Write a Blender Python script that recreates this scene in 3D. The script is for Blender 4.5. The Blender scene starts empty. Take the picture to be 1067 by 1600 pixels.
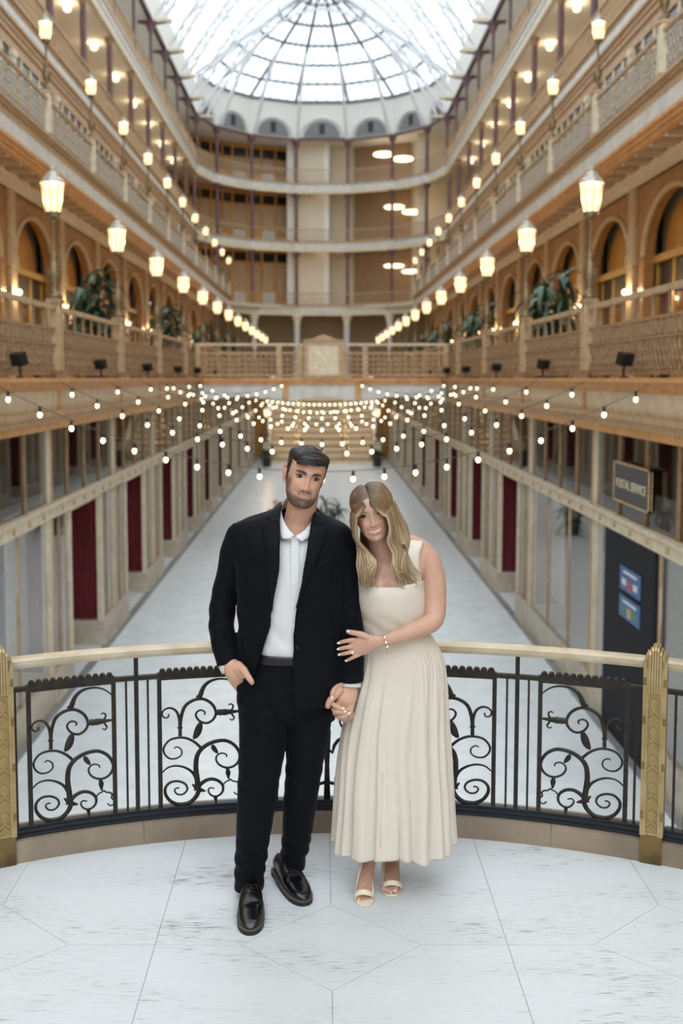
import bpy, bmesh, math, random
from math import sin, cos, pi, sqrt, atan2, radians
from mathutils import Vector, Matrix, noise

# ------------------------------------------------------------------ camera, world, exposure
S = bpy.context.scene
COL = S.collection
FPX = 1555.0                      # focal length in pixels of the 1067x1600 frame (35 mm, portrait)
CX, CY, ZC, TH = 503.0, 713.0, 2.1, math.radians(4.5)
cam_d = bpy.data.cameras.new('camera'); cam = bpy.data.objects.new('camera', cam_d); COL.objects.link(cam)
S.camera = cam
cam_d.sensor_fit = 'VERTICAL'; cam_d.sensor_height = 36.0; cam_d.sensor_width = 24.0
cam_d.lens = FPX / 1600 * 36.0
cam_d.shift_x = (533.5 - CX) / 1600.0
cam_d.shift_y = -(800.0 - CY) / 1600.0
cam.location = (0, 0, ZC); cam.rotation_euler = (pi/2 - TH, 0, 0)
cam_d.clip_start = .05; cam_d.clip_end = 400
cam_d.dof.use_dof = True; cam_d.dof.focus_distance = 3.86; cam_d.dof.aperture_fstop = 2.3

w = bpy.data.worlds.new('overcast_sky'); S.world = w; w.use_nodes = True
bg = w.node_tree.nodes['Background']; bg.inputs[0].default_value = (.87, .945, 1.0, 1); bg.inputs[1].default_value = 3.6
S.view_settings.view_transform = 'Standard'; S.view_settings.look = 'None'
S.view_settings.gamma = 1.0; S.view_settings.use_curve_mapping = False
S.view_settings.exposure = 0.0
try:
    S.cycles.max_bounces = 7; S.cycles.transparent_max_bounces = 24; S.cycles.diffuse_bounces = 4
    S.cycles.glossy_bounces = 3; S.cycles.sample_clamp_indirect = 6.0; S.cycles.caustics_reflective = False
    S.cycles.caustics_refractive = False; S.cycles.use_denoising = True
except Exception: pass

def P(px, py, Y):
    """world point at depth Y (metres along the hall) for a reference pixel"""
    a = (px - CX) / FPX; b = -(py - CY) / FPX
    d = Vector((a, cos(TH) + b*sin(TH), -sin(TH) + b*cos(TH)))
    return Vector((0, 0, ZC)) + d * (Y / d.y)

# ------------------------------------------------------------------ materials
def nt(name):
    m = bpy.data.materials.new(name); m.use_nodes = True
    n = m.node_tree.nodes; l = m.node_tree.links
    return m, n, l, n['Principled BSDF']
def rgb(h):
    c = [int(h[i:i+2], 16)/255 for i in (0, 2, 4)]
    return tuple((x/12.92 if x <= .04045 else ((x+.055)/1.055)**2.4) for x in c) + (1,)
def mat(name, col, rough=.5, metal=0.0, spec=.5, c2=None, scale=8.0, bump=0.0, bscale=60.0, stretch=None, detail=4, sheen=0, sss=0, lo=.35, hi=.65):
    m, n, l, b = nt(name)
    col = rgb(col) if isinstance(col, str) else col
    b.inputs['Base Color'].default_value = col; b.inputs['Roughness'].default_value = rough
    b.inputs['Metallic'].default_value = metal; b.inputs['Specular IOR Level'].default_value = spec
    if sheen: b.inputs['Sheen Weight'].default_value = sheen
    if sss:
        b.inputs['Subsurface Weight'].default_value = sss; b.inputs['Subsurface Radius'].default_value = (.012, .005, .003); b.inputs['Subsurface Scale'].default_value = 1.0
    if c2 is not None or bump:
        tc = n.new('ShaderNodeTexCoord'); mp = n.new('ShaderNodeMapping'); l.new(tc.outputs['Object'], mp.inputs[0])
        if stretch: mp.inputs['Scale'].default_value = stretch
    if c2 is not None:
        t = n.new('ShaderNodeTexNoise'); t.inputs['Scale'].default_value = scale; t.inputs['Detail'].default_value = detail
        r = n.new('ShaderNodeValToRGB'); r.color_ramp.elements[0].position = lo; r.color_ramp.elements[1].position = hi
        r.color_ramp.elements[0].color = col; r.color_ramp.elements[1].color = rgb(c2) if isinstance(c2, str) else c2
        l.new(mp.outputs[0], t.inputs[0]); l.new(t.outputs[0], r.inputs[0]); l.new(r.outputs[0], b.inputs['Base Color'])
    if bump:
        t2 = n.new('ShaderNodeTexNoise'); t2.inputs['Scale'].default_value = bscale; t2.inputs['Detail'].default_value = 3
        bp = n.new('ShaderNodeBump'); bp.inputs['Strength'].default_value = bump; bp.inputs['Distance'].default_value = .01
        l.new(mp.outputs[0], t2.inputs[0]); l.new(t2.outputs[0], bp.inputs['Height']); l.new(bp.outputs[0], b.inputs['Normal'])
    return m
def emit(name, col, s, base=None):
    m, n, l, b = nt(name)
    b.inputs['Base Color'].default_value = rgb(col) if isinstance(col, str) else col
    b.inputs['Emission Color'].default_value = rgb(col) if isinstance(col, str) else col
    b.inputs['Emission Strength'].default_value = s
    return m
def glass(name, tint=(1, 1, 1, 1), ior=1.5, rough=.02):
    m, n, l, b = nt(name); n.remove(b); out = n['Material Output']
    tr = n.new('ShaderNodeBsdfTransparent'); tr.inputs[0].default_value = tint
    gl = n.new('ShaderNodeBsdfGlossy'); gl.inputs['Roughness'].default_value = rough
    fr = n.new('ShaderNodeFresnel'); ge = n.new('ShaderNodeNewGeometry'); mr = n.new('ShaderNodeMix')
    mr.inputs[2].default_value = ior; mr.inputs[3].default_value = 1/ior       # same reflectance on both faces of a pane
    l.new(ge.outputs['Backfacing'], mr.inputs[0]); l.new(mr.outputs[0], fr.inputs[0])
    mx = n.new('ShaderNodeMixShader')
    l.new(fr.outputs[0], mx.inputs[0]); l.new(tr.outputs[0], mx.inputs[1]); l.new(gl.outputs[0], mx.inputs[2]); l.new(mx.outputs[0], out.inputs[0])
    return m
def roofglass(name):
    m, n, l, b = nt(name); n.remove(b); out = n['Material Output']
    tr = n.new('ShaderNodeBsdfTransparent'); tr.inputs[0].default_value = (.70, .71, .72, 1)
    tl = n.new('ShaderNodeBsdfTranslucent'); tl.inputs[0].default_value = (.9, .93, .95, 1)
    mx = n.new('ShaderNodeMixShader'); mx.inputs[0].default_value = .15
    l.new(tr.outputs[0], mx.inputs[1]); l.new(tl.outputs[0], mx.inputs[2]); l.new(mx.outputs[0], out.inputs[0])
    return m
def travertine(name):
    m, n, l, b = nt(name)
    tc = n.new('ShaderNodeTexCoord'); mp = n.new('ShaderNodeMapping'); mp.inputs['Scale'].default_value = (5.0, 105, 1)
    l.new(tc.outputs['Object'], mp.inputs[0])
    t = n.new('ShaderNodeTexNoise'); t.inputs['Scale'].default_value = 2.2; t.inputs['Detail'].default_value = 8; t.inputs['Roughness'].default_value = .62
    l.new(mp.outputs[0], t.inputs[0])
    r = n.new('ShaderNodeValToRGB'); e = r.color_ramp.elements
    e[0].position = .30; e[0].color = rgb('4c4e52'); e[1].position = .358; e[1].color = rgb('c3c4c4')
    x = e.new(.42); x.color = rgb('cfd3d5'); x = e.new(.7); x.color = rgb('d7dbde')
    mp2 = n.new('ShaderNodeMapping'); mp2.inputs['Scale'].default_value = (.9, 3, 1); l.new(tc.outputs['Object'], mp2.inputs[0])
    t2 = n.new('ShaderNodeTexNoise'); t2.inputs['Scale'].default_value = 1.6; t2.inputs['Detail'].default_value = 5; l.new(mp2.outputs[0], t2.inputs[0])
    # slight banding: streaky zones
    ma = n.new('ShaderNodeMath'); ma.operation = 'MULTIPLY_ADD'; ma.inputs[1].default_value = .45; ma.inputs[2].default_value = -.225
    l.new(t2.outputs[0], ma.inputs[0]); ad = n.new('ShaderNodeMath'); ad.operation = 'ADD'
    l.new(t.outputs[0], ad.inputs[0]); l.new(ma.outputs[0], ad.inputs[1]); l.new(ad.outputs[0], r.inputs[0])
    l.new(r.outputs[0], b.inputs['Base Color']); b.inputs['Roughness'].default_value = .38
    bp = n.new('ShaderNodeBump'); bp.inputs['Strength'].default_value = .12; bp.inputs['Distance'].default_value = .004
    l.new(r.outputs[0], bp.inputs['Height']); l.new(bp.outputs[0], b.inputs['Normal'])
    return m

def glow_glass(name, col, s):
    """lit lamp glass: half glows, half lets the bulb inside shine out"""
    m, n, l, b = nt(name); n.remove(b); out = n['Material Output']
    tr = n.new('ShaderNodeBsdfTransparent'); em = n.new('ShaderNodeEmission'); em.inputs[0].default_value = col; em.inputs[1].default_value = s
    mx = n.new('ShaderNodeMixShader'); mx.inputs[0].default_value = .6
    l.new(tr.outputs[0], mx.inputs[1]); l.new(em.outputs[0], mx.inputs[2]); l.new(mx.outputs[0], out.inputs[0])
    return m
M = {}
M['travertine'] = travertine('white_travertine')
M['terrazzo'] = mat('pale_terrazzo', 'e8eff3', .3, c2='dbe4e9', scale=3, detail=10)
M['strip'] = mat('grey_floor_border', '8f9396', .4, c2='7d8184', scale=4)
M['brownstone'] = mat('brown_marble', '9a8b79', .35, c2='7f7161', scale=3.5, detail=9, bump=.05)
M['joint'] = mat('dark_joint', '6b6a66', .9)
M['iron'] = mat('dark_iron', '2a2725', .48, .55, c2='3a3531', scale=30, bump=.15, bscale=140)
M['irontrack'] = mat('blue_black_metal', '34393f', .4, .6)
M['oldgold'] = mat('aged_brass', 'b8a47c', .42, .45, c2='9c8659', scale=9, bump=.12, bscale=120)
M['oldgold_d'] = mat('tarnished_brass', '7d6840', .5, .5, c2='3f3626', scale=6, lo=.45, hi=.75)
M['goldline'] = mat('dark_brass_groove', 'a08a5c', .5, .45)
M['handrail'] = mat('polished_cream_rail', 'cbbfaa', .3, .1, c2='b5a68a', scale=10)
M['cream'] = mat('cream_painted_metal', 'e2d6bf', .5, c2='d2c4a8', scale=5)
M['tan'] = mat('tan_painted_iron', 'c2a682', .5, c2='ad9070', scale=7, bump=.1)
M['tan_d'] = mat('bronze_painted_iron', 'a78a6a', .5, .15, c2='8d7153', scale=9)
M['orange_trim'] = mat('varnished_oak_trim', 'd3a06a', .35, c2='bd8850', scale=4)
M['white_beam'] = mat('pale_marble_band', 'dcdcd8', .4, c2='c6c8c6', scale=3)
M['plaster'] = mat('warm_white_plaster', 'e6dac4', .8)
M['plaster_w'] = mat('white_painted_plaster', 'efece4', .8)
M['purple'] = mat('plum_painted_iron', '745659', .45, .1, c2='654a4e', scale=5)
M['oak'] = mat('golden_oak', 'd09a50', .4, c2='b67f3c', scale=3, stretch=(1, 1, .2))
M['oak_d'] = mat('dark_arch_wood', 'a8763f', .45, c2='8f6233', scale=3)
M['pilaster'] = mat('carved_stone', 'c4aa86', .7, c2='ab906e', scale=14, bump=.3, bscale=40)
M['plinth'] = mat('beige_marble_plinth', 'cdc3b2', .5, c2='b8ad9b', scale=4)
M['goldband'] = mat('gilt_band', 'c69a4f', .35, .45)
M['maroon'] = mat('maroon_velvet', '8c2234', .9, c2='5c1420', scale=6, stretch=(8, 8, .3), sheen=.4)
M['dark'] = mat('black_sign_panel', '141517', .3)
M['charcoal'] = mat('charcoal_door', '24272b', .75, spec=.2)
M['interior'] = mat('dim_shop_wall', 'a08c70', .8)
M['slab'] = mat('gallery_floor_stone', 'b8aea0', .7)
M['soffit'] = mat('gallery_ceiling', 'cfc3ad', .8)
M['joist'] = mat('dark_soffit_joist', 'a78a6a', .7)
M['door_glass'] = glass('shop_glass', (.97, .98, .98, 1), 2.1)
M['clear_glass'] = glass('clear_glass', (.95, .95, .95, 1), 1.25)
M['tint_glass'] = glass('dark_transom_glass', (.72, .72, .72, 1), 1.9)
M['shade_pane'] = mat('dark_room_pane', '2a2724', .15)  # opaque pane; its dark colour stands in for the unlit room behind
M['roofglass'] = roofglass('frosted_roof_glass')
M['white_iron'] = mat('white_painted_iron', 'dedede', .5)
M['lead'] = mat('grey_glazing_bar', '7f8284', .6)
M['lantern'] = glow_glass('glowing_lantern_glass', (1.0, .72, .40, 1), 2.4)
M['globe_lit'] = glow_glass('glowing_globe_glass', (1.0, .8, .55, 1), 3.6)
M['bulb'] = emit('warm_filament_bulb', (1.0, .82, .56, 1), 5.0)
M['globe'] = emit('warm_globe_light', (1.0, .8, .55, 1), 3.0)
M['curtain_light'] = emit('fairy_light_strand', (1.0, .76, .40, 1), 2.2)
M['bronze'] = mat('lamp_bronze', '8f7a58', .4, .5, c2='6d5a40', scale=20)
M['silver'] = mat('dull_silver_cap', 'b9b2a6', .4, .4)
M['cable'] = mat('grey_cable', '4a4744', .7)
M['black'] = mat('matt_black', '0e0e10', .5)
M['leaf'] = mat('dark_green_leaf', '2f4a3c', .4, c2='48634d', scale=6)
M['leaf_l'] = mat('yellow_green_leaf', '6f8442', .45)
M['stem'] = mat('plant_stem', '5a4a35', .8)
M['pot'] = mat('dark_planter', '2b2a2c', .5)
M['poster_blue'] = mat('blue_poster', '2f5f9a', .4)
M['poster_white'] = mat('poster_white_print', 'd9dee6', .5)
M['poster_red'] = mat('poster_red_print', 'b8574a', .5)
M['poster_green'] = mat('poster_green_print', '4f8a5c', .5)
M['poster_yellow'] = mat('poster_yellow_print', 'c7ae62', .5)

# ------------------------------------------------------------------ mesh builder
class MB:
    def __init__(s): s.v = []; s.f = []
    def add(s, vs, fs):
        o = len(s.v); s.v += [tuple(p) for p in vs]; s.f += [tuple(i+o for i in f) for f in fs]; return s
    def box(s, x0, x1, y0, y1, z0, z1):
        return s.add([(x0,y0,z0),(x1,y0,z0),(x1,y1,z0),(x0,y1,z0),(x0,y0,z1),(x1,y0,z1),(x1,y1,z1),(x0,y1,z1)],
                     [(0,3,2,1),(4,5,6,7),(0,1,5,4),(1,2,6,5),(2,3,7,6),(3,0,4,7)])
    def bar(s, a, b, wx, wz, up=(0,0,1)):
        a = Vector(a); b = Vector(b); d = (b-a).normalized(); up = Vector(up)
        r = d.cross(up)
        if r.length < 1e-4: r = d.cross(Vector((1,0,0)))
        r.normalize(); u = r.cross(d).normalized(); r *= wx/2; u *= wz/2
        vs = [a-r-u, a+r-u, a+r+u, a-r+u, b-r-u, b+r-u, b+r+u, b-r+u]
        return s.add(vs, [(0,1,2,3),(7,6,5,4),(0,4,5,1),(1,5,6,2),(2,6,7,3),(3,7,4,0)])
    def extr(s, poly, vec):
        n = len(poly); vec = Vector(vec); a = [Vector(p) for p in poly]; b = [p+vec for p in a]
        return s.add(a+b, [tuple(range(n))[::-1], tuple(range(n, 2*n))] + [(i, (i+1) % n, n+(i+1) % n, n+i) for i in range(n)])
    def loft(s, rings, cap=True, closed=False):
        n = len(rings[0]); vs = [p for r in rings for p in r]; fs = []
        m = len(rings)
        for k in range(m if closed else m-1):
            k2 = (k+1) % m
            for i in range(n): fs.append((k*n+i, k*n+(i+1) % n, k2*n+(i+1) % n, k2*n+i))
        if cap and not closed: fs += [tuple(range(n))[::-1], tuple(range((m-1)*n, m*n))]
        return s.add(vs, fs)
    def grid(s, rows, wrap=False):
        n = len(rows[0]); vs = [p for r in rows for p in r]; fs = []
        for k in range(len(rows)-1):
            for i in range(n if wrap else n-1): fs.append((k*n+i, k*n+(i+1) % n, (k+1)*n+(i+1) % n, (k+1)*n+i))
        return s.add(vs, fs)
    def lathe(s, prof, c=(0,0,0), n=12, a0=0.0):
        return s.loft([[(c[0]+r*cos(a0+2*pi*i/n), c[1]+r*sin(a0+2*pi*i/n), c[2]+z) for i in range(n)] for r, z in prof])
    def sphere(s, c, r, n=8, m=6, sq=(1,1,1)):
        rings = []
        for k in range(m+1):
            t = pi*k/m; rr = max(sin(t), .02)
            rings.append([(c[0]+r*sq[0]*rr*cos(2*pi*i/n), c[1]+r*sq[1]*rr*sin(2*pi*i/n), c[2]-r*sq[2]*cos(t)) for i in range(n)])
        return s.loft(rings)
    def tube(s, pts, rad, n=8, flat=None, closed=False):
        """round (or flattened: flat=(normal, factor)) tube along a polyline, per-point radii"""
        pts = [Vector(p) for p in pts]; m = len(pts)
        if not hasattr(rad, '__len__'): rad = [rad]*m
        rings = []; prev = None
        for i in range(m):
            if closed: t = pts[(i+1) % m]-pts[i-1]
            else: t = pts[min(i+1, m-1)]-pts[max(i-1, 0)]
            if t.length < 1e-9: t = Vector((0,0,1))
            t.normalize()
            if prev is None:
                a = Vector((0,0,1)) if abs(t.z) < .9 else Vector((1,0,0))
                if flat: a = Vector(flat[0])
                u = (a - t*a.dot(t)).normalized()
            else:
                u = prev - t*prev.dot(t)
                if u.length < 1e-6: u = t.orthogonal()
                u.normalize()
            if flat:
                a = Vector(flat[0]); q = a - t*a.dot(t)
                if q.length > 1e-3: u = q.normalized()
            prev = u; w_ = t.cross(u); r = rad[i]; fu = flat[1] if flat else 1.0
            rings.append([pts[i] + u*(r*fu*cos(2*pi*k/n)) + w_*(r*sin(2*pi*k/n)) for k in range(n)])
        return s.loft(rings, cap=not closed, closed=closed)
    def build(s, name, m, parent=None, smooth=False, fix=True):
        me = bpy.data.meshes.new(name); me.from_pydata(s.v, [], s.f)
        if fix:
            bm = bmesh.new(); bm.from_mesh(me); bmesh.ops.recalc_face_normals(bm, faces=bm.faces); bm.to_mesh(me); bm.free()
        if smooth: me.polygons.foreach_set('use_smooth', [True]*len(me.polygons))
        me.materials.append(M[m] if isinstance(m, str) else m); me.update()
        o = bpy.data.objects.new(name, me); COL.objects.link(o)
        if parent is not None: o.parent = parent
        return o

def empty(name, loc=(0,0,0), rz=0.0):
    o = bpy.data.objects.new(name, None); COL.objects.link(o); o.location = loc; o.rotation_euler = (0,0,rz); o.empty_display_size = .1
    return o
def tag(o, label=None, cat=None, group=None, kind=None):
    if label: o['label'] = label
    if cat: o['category'] = cat
    if group: o['group'] = group
    if kind: o['kind'] = kind
    return o
def struct(o, label=None, cat=None):
    o['kind'] = 'structure'
    return tag(o, label, cat)
KIDS = {}
def kids(o):
    return [c for c in COL.objects if c.parent == o]
def copy_tree(root, tree, loc=None, scale=None, rz=None, label=None):
    """tree: list of (child, [grandchildren]) collected once"""
    r = root.copy(); COL.objects.link(r)
    if loc is not None: r.location = loc
    if scale is not None: r.scale = scale
    if rz is not None: r.rotation_euler = (0,0,rz)
    if label: r['label'] = label
    for ch, gs in tree:
        c = ch.copy(); COL.objects.link(c); c.parent = r
        for g in gs:
            d = g.copy(); COL.objects.link(d); d.parent = c
    return r
def tree_of(root):
    ch = kids(root)
    return [(c, kids(c)) for c in ch]
def linkcopy(o, parent=None, loc=None, scale=None, rot=None):
    c = o.copy(); COL.objects.link(c)
    if parent is not None: c.parent = parent
    if loc is not None: c.location = loc
    if scale is not None: c.scale = scale
    if rot is not None: c.rotation_euler = rot
    return c
random.seed(7)

def lamp_light(loc, energy, parent, col=(1.0, .72, .42), r=.12):
    l = bpy.data.lights.new('lamp_light', 'POINT'); l.energy = energy; l.color = col; l.shadow_soft_size = r
    o = bpy.data.objects.new('lamp_light', l); COL.objects.link(o); o.parent = parent; o.location = loc
    return o
# ================================================================== THE ARCADE HALL
BAY = 4.9
def G(n): return 15.8 + BAY*n
YE = G(12)                         # start of the rounded far end
ZG = -3.2                          # ground floor of the hall
T2, T3, T4, T5 = 2.1, 8.05, 13.2, 18.0     # gallery floors
X2, X3, X4 = 4.2, 6.9, 9.16
EAVE, DRUM, APEX = 21.4, 24.3, 30.8
Y0 = -7.0
APSE = [(-9.16,YE),(-8.2,78.0),(-5.7,80.8),(-2.13,82.4),(2.13,82.4),(5.7,80.8),(8.2,78.0),(9.16,YE)]
def outer(k, d=3.2):
    return [(x*(1+d/10.5), y + (0 if i in (0, 7) else d*(.55+.45*(y-YE)/8))) for i, (x, y) in enumerate(APSE)][k]

# ---- ground
hf = struct(MB().box(-9, 9, 4.6, 90, ZG-.2, ZG).build('hall_floor', 'terrazzo'))
for s in (-1, 1):
    m = MB().box(min(s*4.2, s*4.36), max(s*4.2, s*4.36), 4.6, 66, ZG, ZG+.012)
    struct(m.build('trim_%d' % (1 if s < 0 else 2), 'strip'))
# ---- outer shell (keeps the shops closed)
for s, nm in ((-1, 'left'), (1, 'right')):
    m = MB()
    a, b = sorted((s*13.0, s*13.2))
    m.box(a, b, Y0, 90, ZG, T3-.3)
    yl = 42.0 if s < 0 else 90  # unseen left wall stops short up here to let sky light in
    m.box(a, b, Y0, yl, T3-.3, T5-.2)
    struct(m.build('wall_%s' % nm, 'plaster'))
    a, b = sorted((s*8.6, s*8.7))
    struct(MB().box(a, b, Y0, 66, ZG, T2-.3).build('shop_wall_%s' % nm, 'interior'))
struct(MB().box(-13, 13, 90, 90.2, ZG, 21).build('wall_back', 'plaster'))
struct(MB().box(-13, 13, Y0-.3, Y0, ZG, 6.5).build('wall_front', 'plaster'))  # unseen wall behind the camera, put in to cut light from behind
# ---- gallery slabs with fascia courses
def course(s, xi, xo, z0, z1, y0=Y0, y1=YE):
    a, b = sorted((s*xi, s*xo)); return (a, b, y0, y1, z0, z1)
for s, nm in ((-1, 'left'), (1, 'right')):
    # second gallery
    f = struct(MB().box(*course(s, X2, 13, T2-.28, T2)).build('gallery_floor_%s' % nm, 'slab'))
    struct(MB().box(*course(s, X2+.15, 9, T2-.8, T2-.72)).build('shop_ceiling_%s' % nm, 'interior'))
    r = empty('gallery_fascia_%s' % nm); struct(r)
    m = MB().box(*course(s, X2-.28, X2+.1, T2-.06, T2+.0)); m.box(*course(s, X2-.22, X2+.1, T2-.13, T2-.06)); m.box(*course(s, X2-.12, X2+.1, T2-.2, T2-.13))
    m.build('cornice', 'orange_trim', r)
    MB().box(*course(s, X2-.03, X2+.12, T2-.5, T2-.2)).build('frieze', 'cream', r)
    m = MB().box(*course(s, X2-.1, X2+.12, T2-.58, T2-.5)); m.box(*course(s, X2-.05, X2+.12, T2-.68, T2-.58))
    m.build('ledge', 'tan', r)
    MB().box(*course(s, X2-.01, X2+.12, T2-.8, T2-.68)).build('soffit_band', 'orange_trim', r)
    db = MB().box(*sorted((s*(X2-.06), s*(X2-.02))), -.05, .05, T2-.5, T2-.2).build('frieze_block', 'orange_trim', r); db.location.y = G(-1)
    for n in range(0, 12): linkcopy(db, r, (0, G(n), 0))
    # third gallery
    struct(MB().box(*course(s, X3, 13, T3-.3, T3)).build('upper_gallery_floor_%s' % nm, 'slab'))
    r = empty('upper_fascia_%s' % nm); struct(r)
    m = MB()
    for dx, z0, z1 in ((-.16, T3, T3+.06), (-.1, T3-.08, T3), (-.04, T3-.26, T3-.08)): m.box(*course(s, X3+dx, X3+.1, z0, z1))
    m.build('cornice', 'tan', r)
    for n in range(-2, 12):
        m = MB().box(*course(s, X3-.03, X3+.12, T3-.64, T3-.26, G(n)+.03, G(n+1)-.03)); m.build('marble_band', 'white_beam', r)
    MB().box(*course(s, X3-.0, X3+.12, T3-.64, T3-.26)).build('band_backing', 'tan', r)
    m = MB()
    for dx, z0, z1 in ((-.08, T3-.72, T3-.64), (-.02, T3-.82, T3-.72), (.04, T3-.92, T3-.82)): m.box(*course(s, X3+dx, X3+.2, z0, z1))
    m.build('lower_moulding', 'orange_trim', r)
    struct(MB().box(*course(s, X3+.2, 8.3, T3-.86, T3-.8)).build('soffit_%s' % nm, 'plaster_w'))
    jst = MB().box(*sorted((s*(X3+.2), s*7.7)), -.2, .2, T3-.98, T3-.86).build('soffit_joist', 'joist', r); jst.location.y = G(0)
    for k in range(1, 5*11): linkcopy(jst, r, (0, G(0)+k*BAY/5, 0))
    m = MB().box(*course(s, 7.62, 7.95, T3-1.15, T3-.86)); m.box(*course(s, 7.58, 7.95, T3-1.02, T3-.95))
    m.build('inner_beam', 'cream', r)
    # fourth gallery
    struct(MB().box(*course(s, X4, 13, T4-.3, T4)).build('fourth_gallery_floor_%s' % nm, 'soffit'))
    r = empty('fourth_fascia_%s' % nm); struct(r)
    m = MB()
    for dx, z0, z1 in ((-.14, T4-.08, T4), (-.06, T4-.2, T4-.08)): m.box(*course(s, X4+dx, X4+.1, z0, z1))
    m.build('cornice', 'tan', r)
    MB().box(*course(s, X4-.03, X4+.12, T4-.52, T4-.2)).build('marble_band', 'white_beam', r)
    m = MB()
    for dx, z0, z1 in ((-.08, T4-.62, T4-.52), (.0, T4-.78, T4-.62), (.05, T4-.95, T4-.78)): m.box(*course(s, X4+dx, X4+.3, z0, z1))
    m.build('lower_moulding', 'tan', r)
    # fifth gallery
    struct(MB().box(*course(s, X4, 13, T5-.35, T5-.1)).build('fifth_gallery_floor_%s' % nm, 'plaster_w'))
    r = empty('fifth_fascia_%s' % nm); struct(r)
    MB().box(*course(s, X4-.1, X4+.15, T5-.3, T5-.05)).build('cornice', 'tan', r)
    MB().box(*course(s, X4-.06, X4+.15, T5-.55, T5-.3)).build('marble_band', 'white_beam', r)
    MB().box(*course(s, X4-.02, X4+.2, T5-.95, T5-.55)).build('lower_moulding', 'cream', r)
    # upper walls
    struct(MB().box(*course(s, 12.0, 12.15, T4, T5-.35)).build('fourth_wall_%s' % nm, 'plaster'))
    struct(MB().box(*course(s, 12.0, 12.15, T5-.1, EAVE+.6)).build('attic_wall_%s' % nm, 'plaster_w'))
    struct(MB().box(*course(s, 11.9, 12.0, T4, T4+1.0)).build('dado_%s' % nm, 'oak'))
    r = empty('eaves_%s' % nm); struct(r)
    MB().box(*course(s, X4-.06, X4+.1, EAVE-.14, EAVE)).build('eaves_plate', 'purple', r)
    MB().box(*course(s, X4, 12.1, EAVE, EAVE+.1)).build('eaves_ceiling', 'plaster_w', r)
    MB().box(*course(s, X4+.1, X4+.25, EAVE, DRUM-.6)).build('clerestory', 'plaster_w', r)

NTH = ['first', 'second', 'third', 'fourth', 'fifth', 'sixth', 'seventh', 'eighth', 'ninth', 'tenth']
def LAB(desc, unit=None):
    """names a repeat by where it stands from the bridge, and on which side of the hall"""
    def f(loc):
        y = loc[1]; k = int((y-33.0)//BAY) if y > 33 else int((33.0-y)//BAY)
        side = 'poster door side' if loc[0] > 0 else 'opposite the poster door'
        return '%s, %s from the bridge toward the %s, %s' % (desc, NTH[min(k, 9)], 'stairs' if y > 33 else 'couple', side)
    return f
# ---- storefronts on the ground floor (local: y along the hall 0..4.9, x outward from the glass line, z from floor)
HS = T2-.8-ZG                       # 4.5 height to the soffit
ZM = T2-2.12-ZG                     # middle rail
def store_common(r):
    m = MB().box(.0, .16, .0, .12, 0, HS); m.build('column', 'cream', r)
    MB().box(-.02, .0, .03, .09, .5, HS).build('column_fillet', 'tan', r)
    m = MB().box(-.04, .14, 0, BAY, ZM-.12, ZM+.06); m.box(-.07, .14, 0, BAY, ZM+.06, ZM+.11)
    rail = m.build('transom_rail', 'cream', r)
    rs = MB().sphere((0,0,0), .05, 8, 4, (.5,1,1)).build('rosette', 'tan', rail); rs.location = (-.045, .6, ZM-.03)
    for k in range(1, 6): linkcopy(rs, rail, (-.045, .6+k*.75, ZM-.03))
    for k in range(4):
        MB().box(.05, .062, k*BAY/4+.06, (k+1)*BAY/4-.03, ZM+.11, HS).build('transom_pane', 'tint_glass', r)
        if k: MB().box(.02, .09, k*BAY/4-.03, k*BAY/4+.03, ZM+.11, HS).build('mullion', 'tan_d', r)
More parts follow.
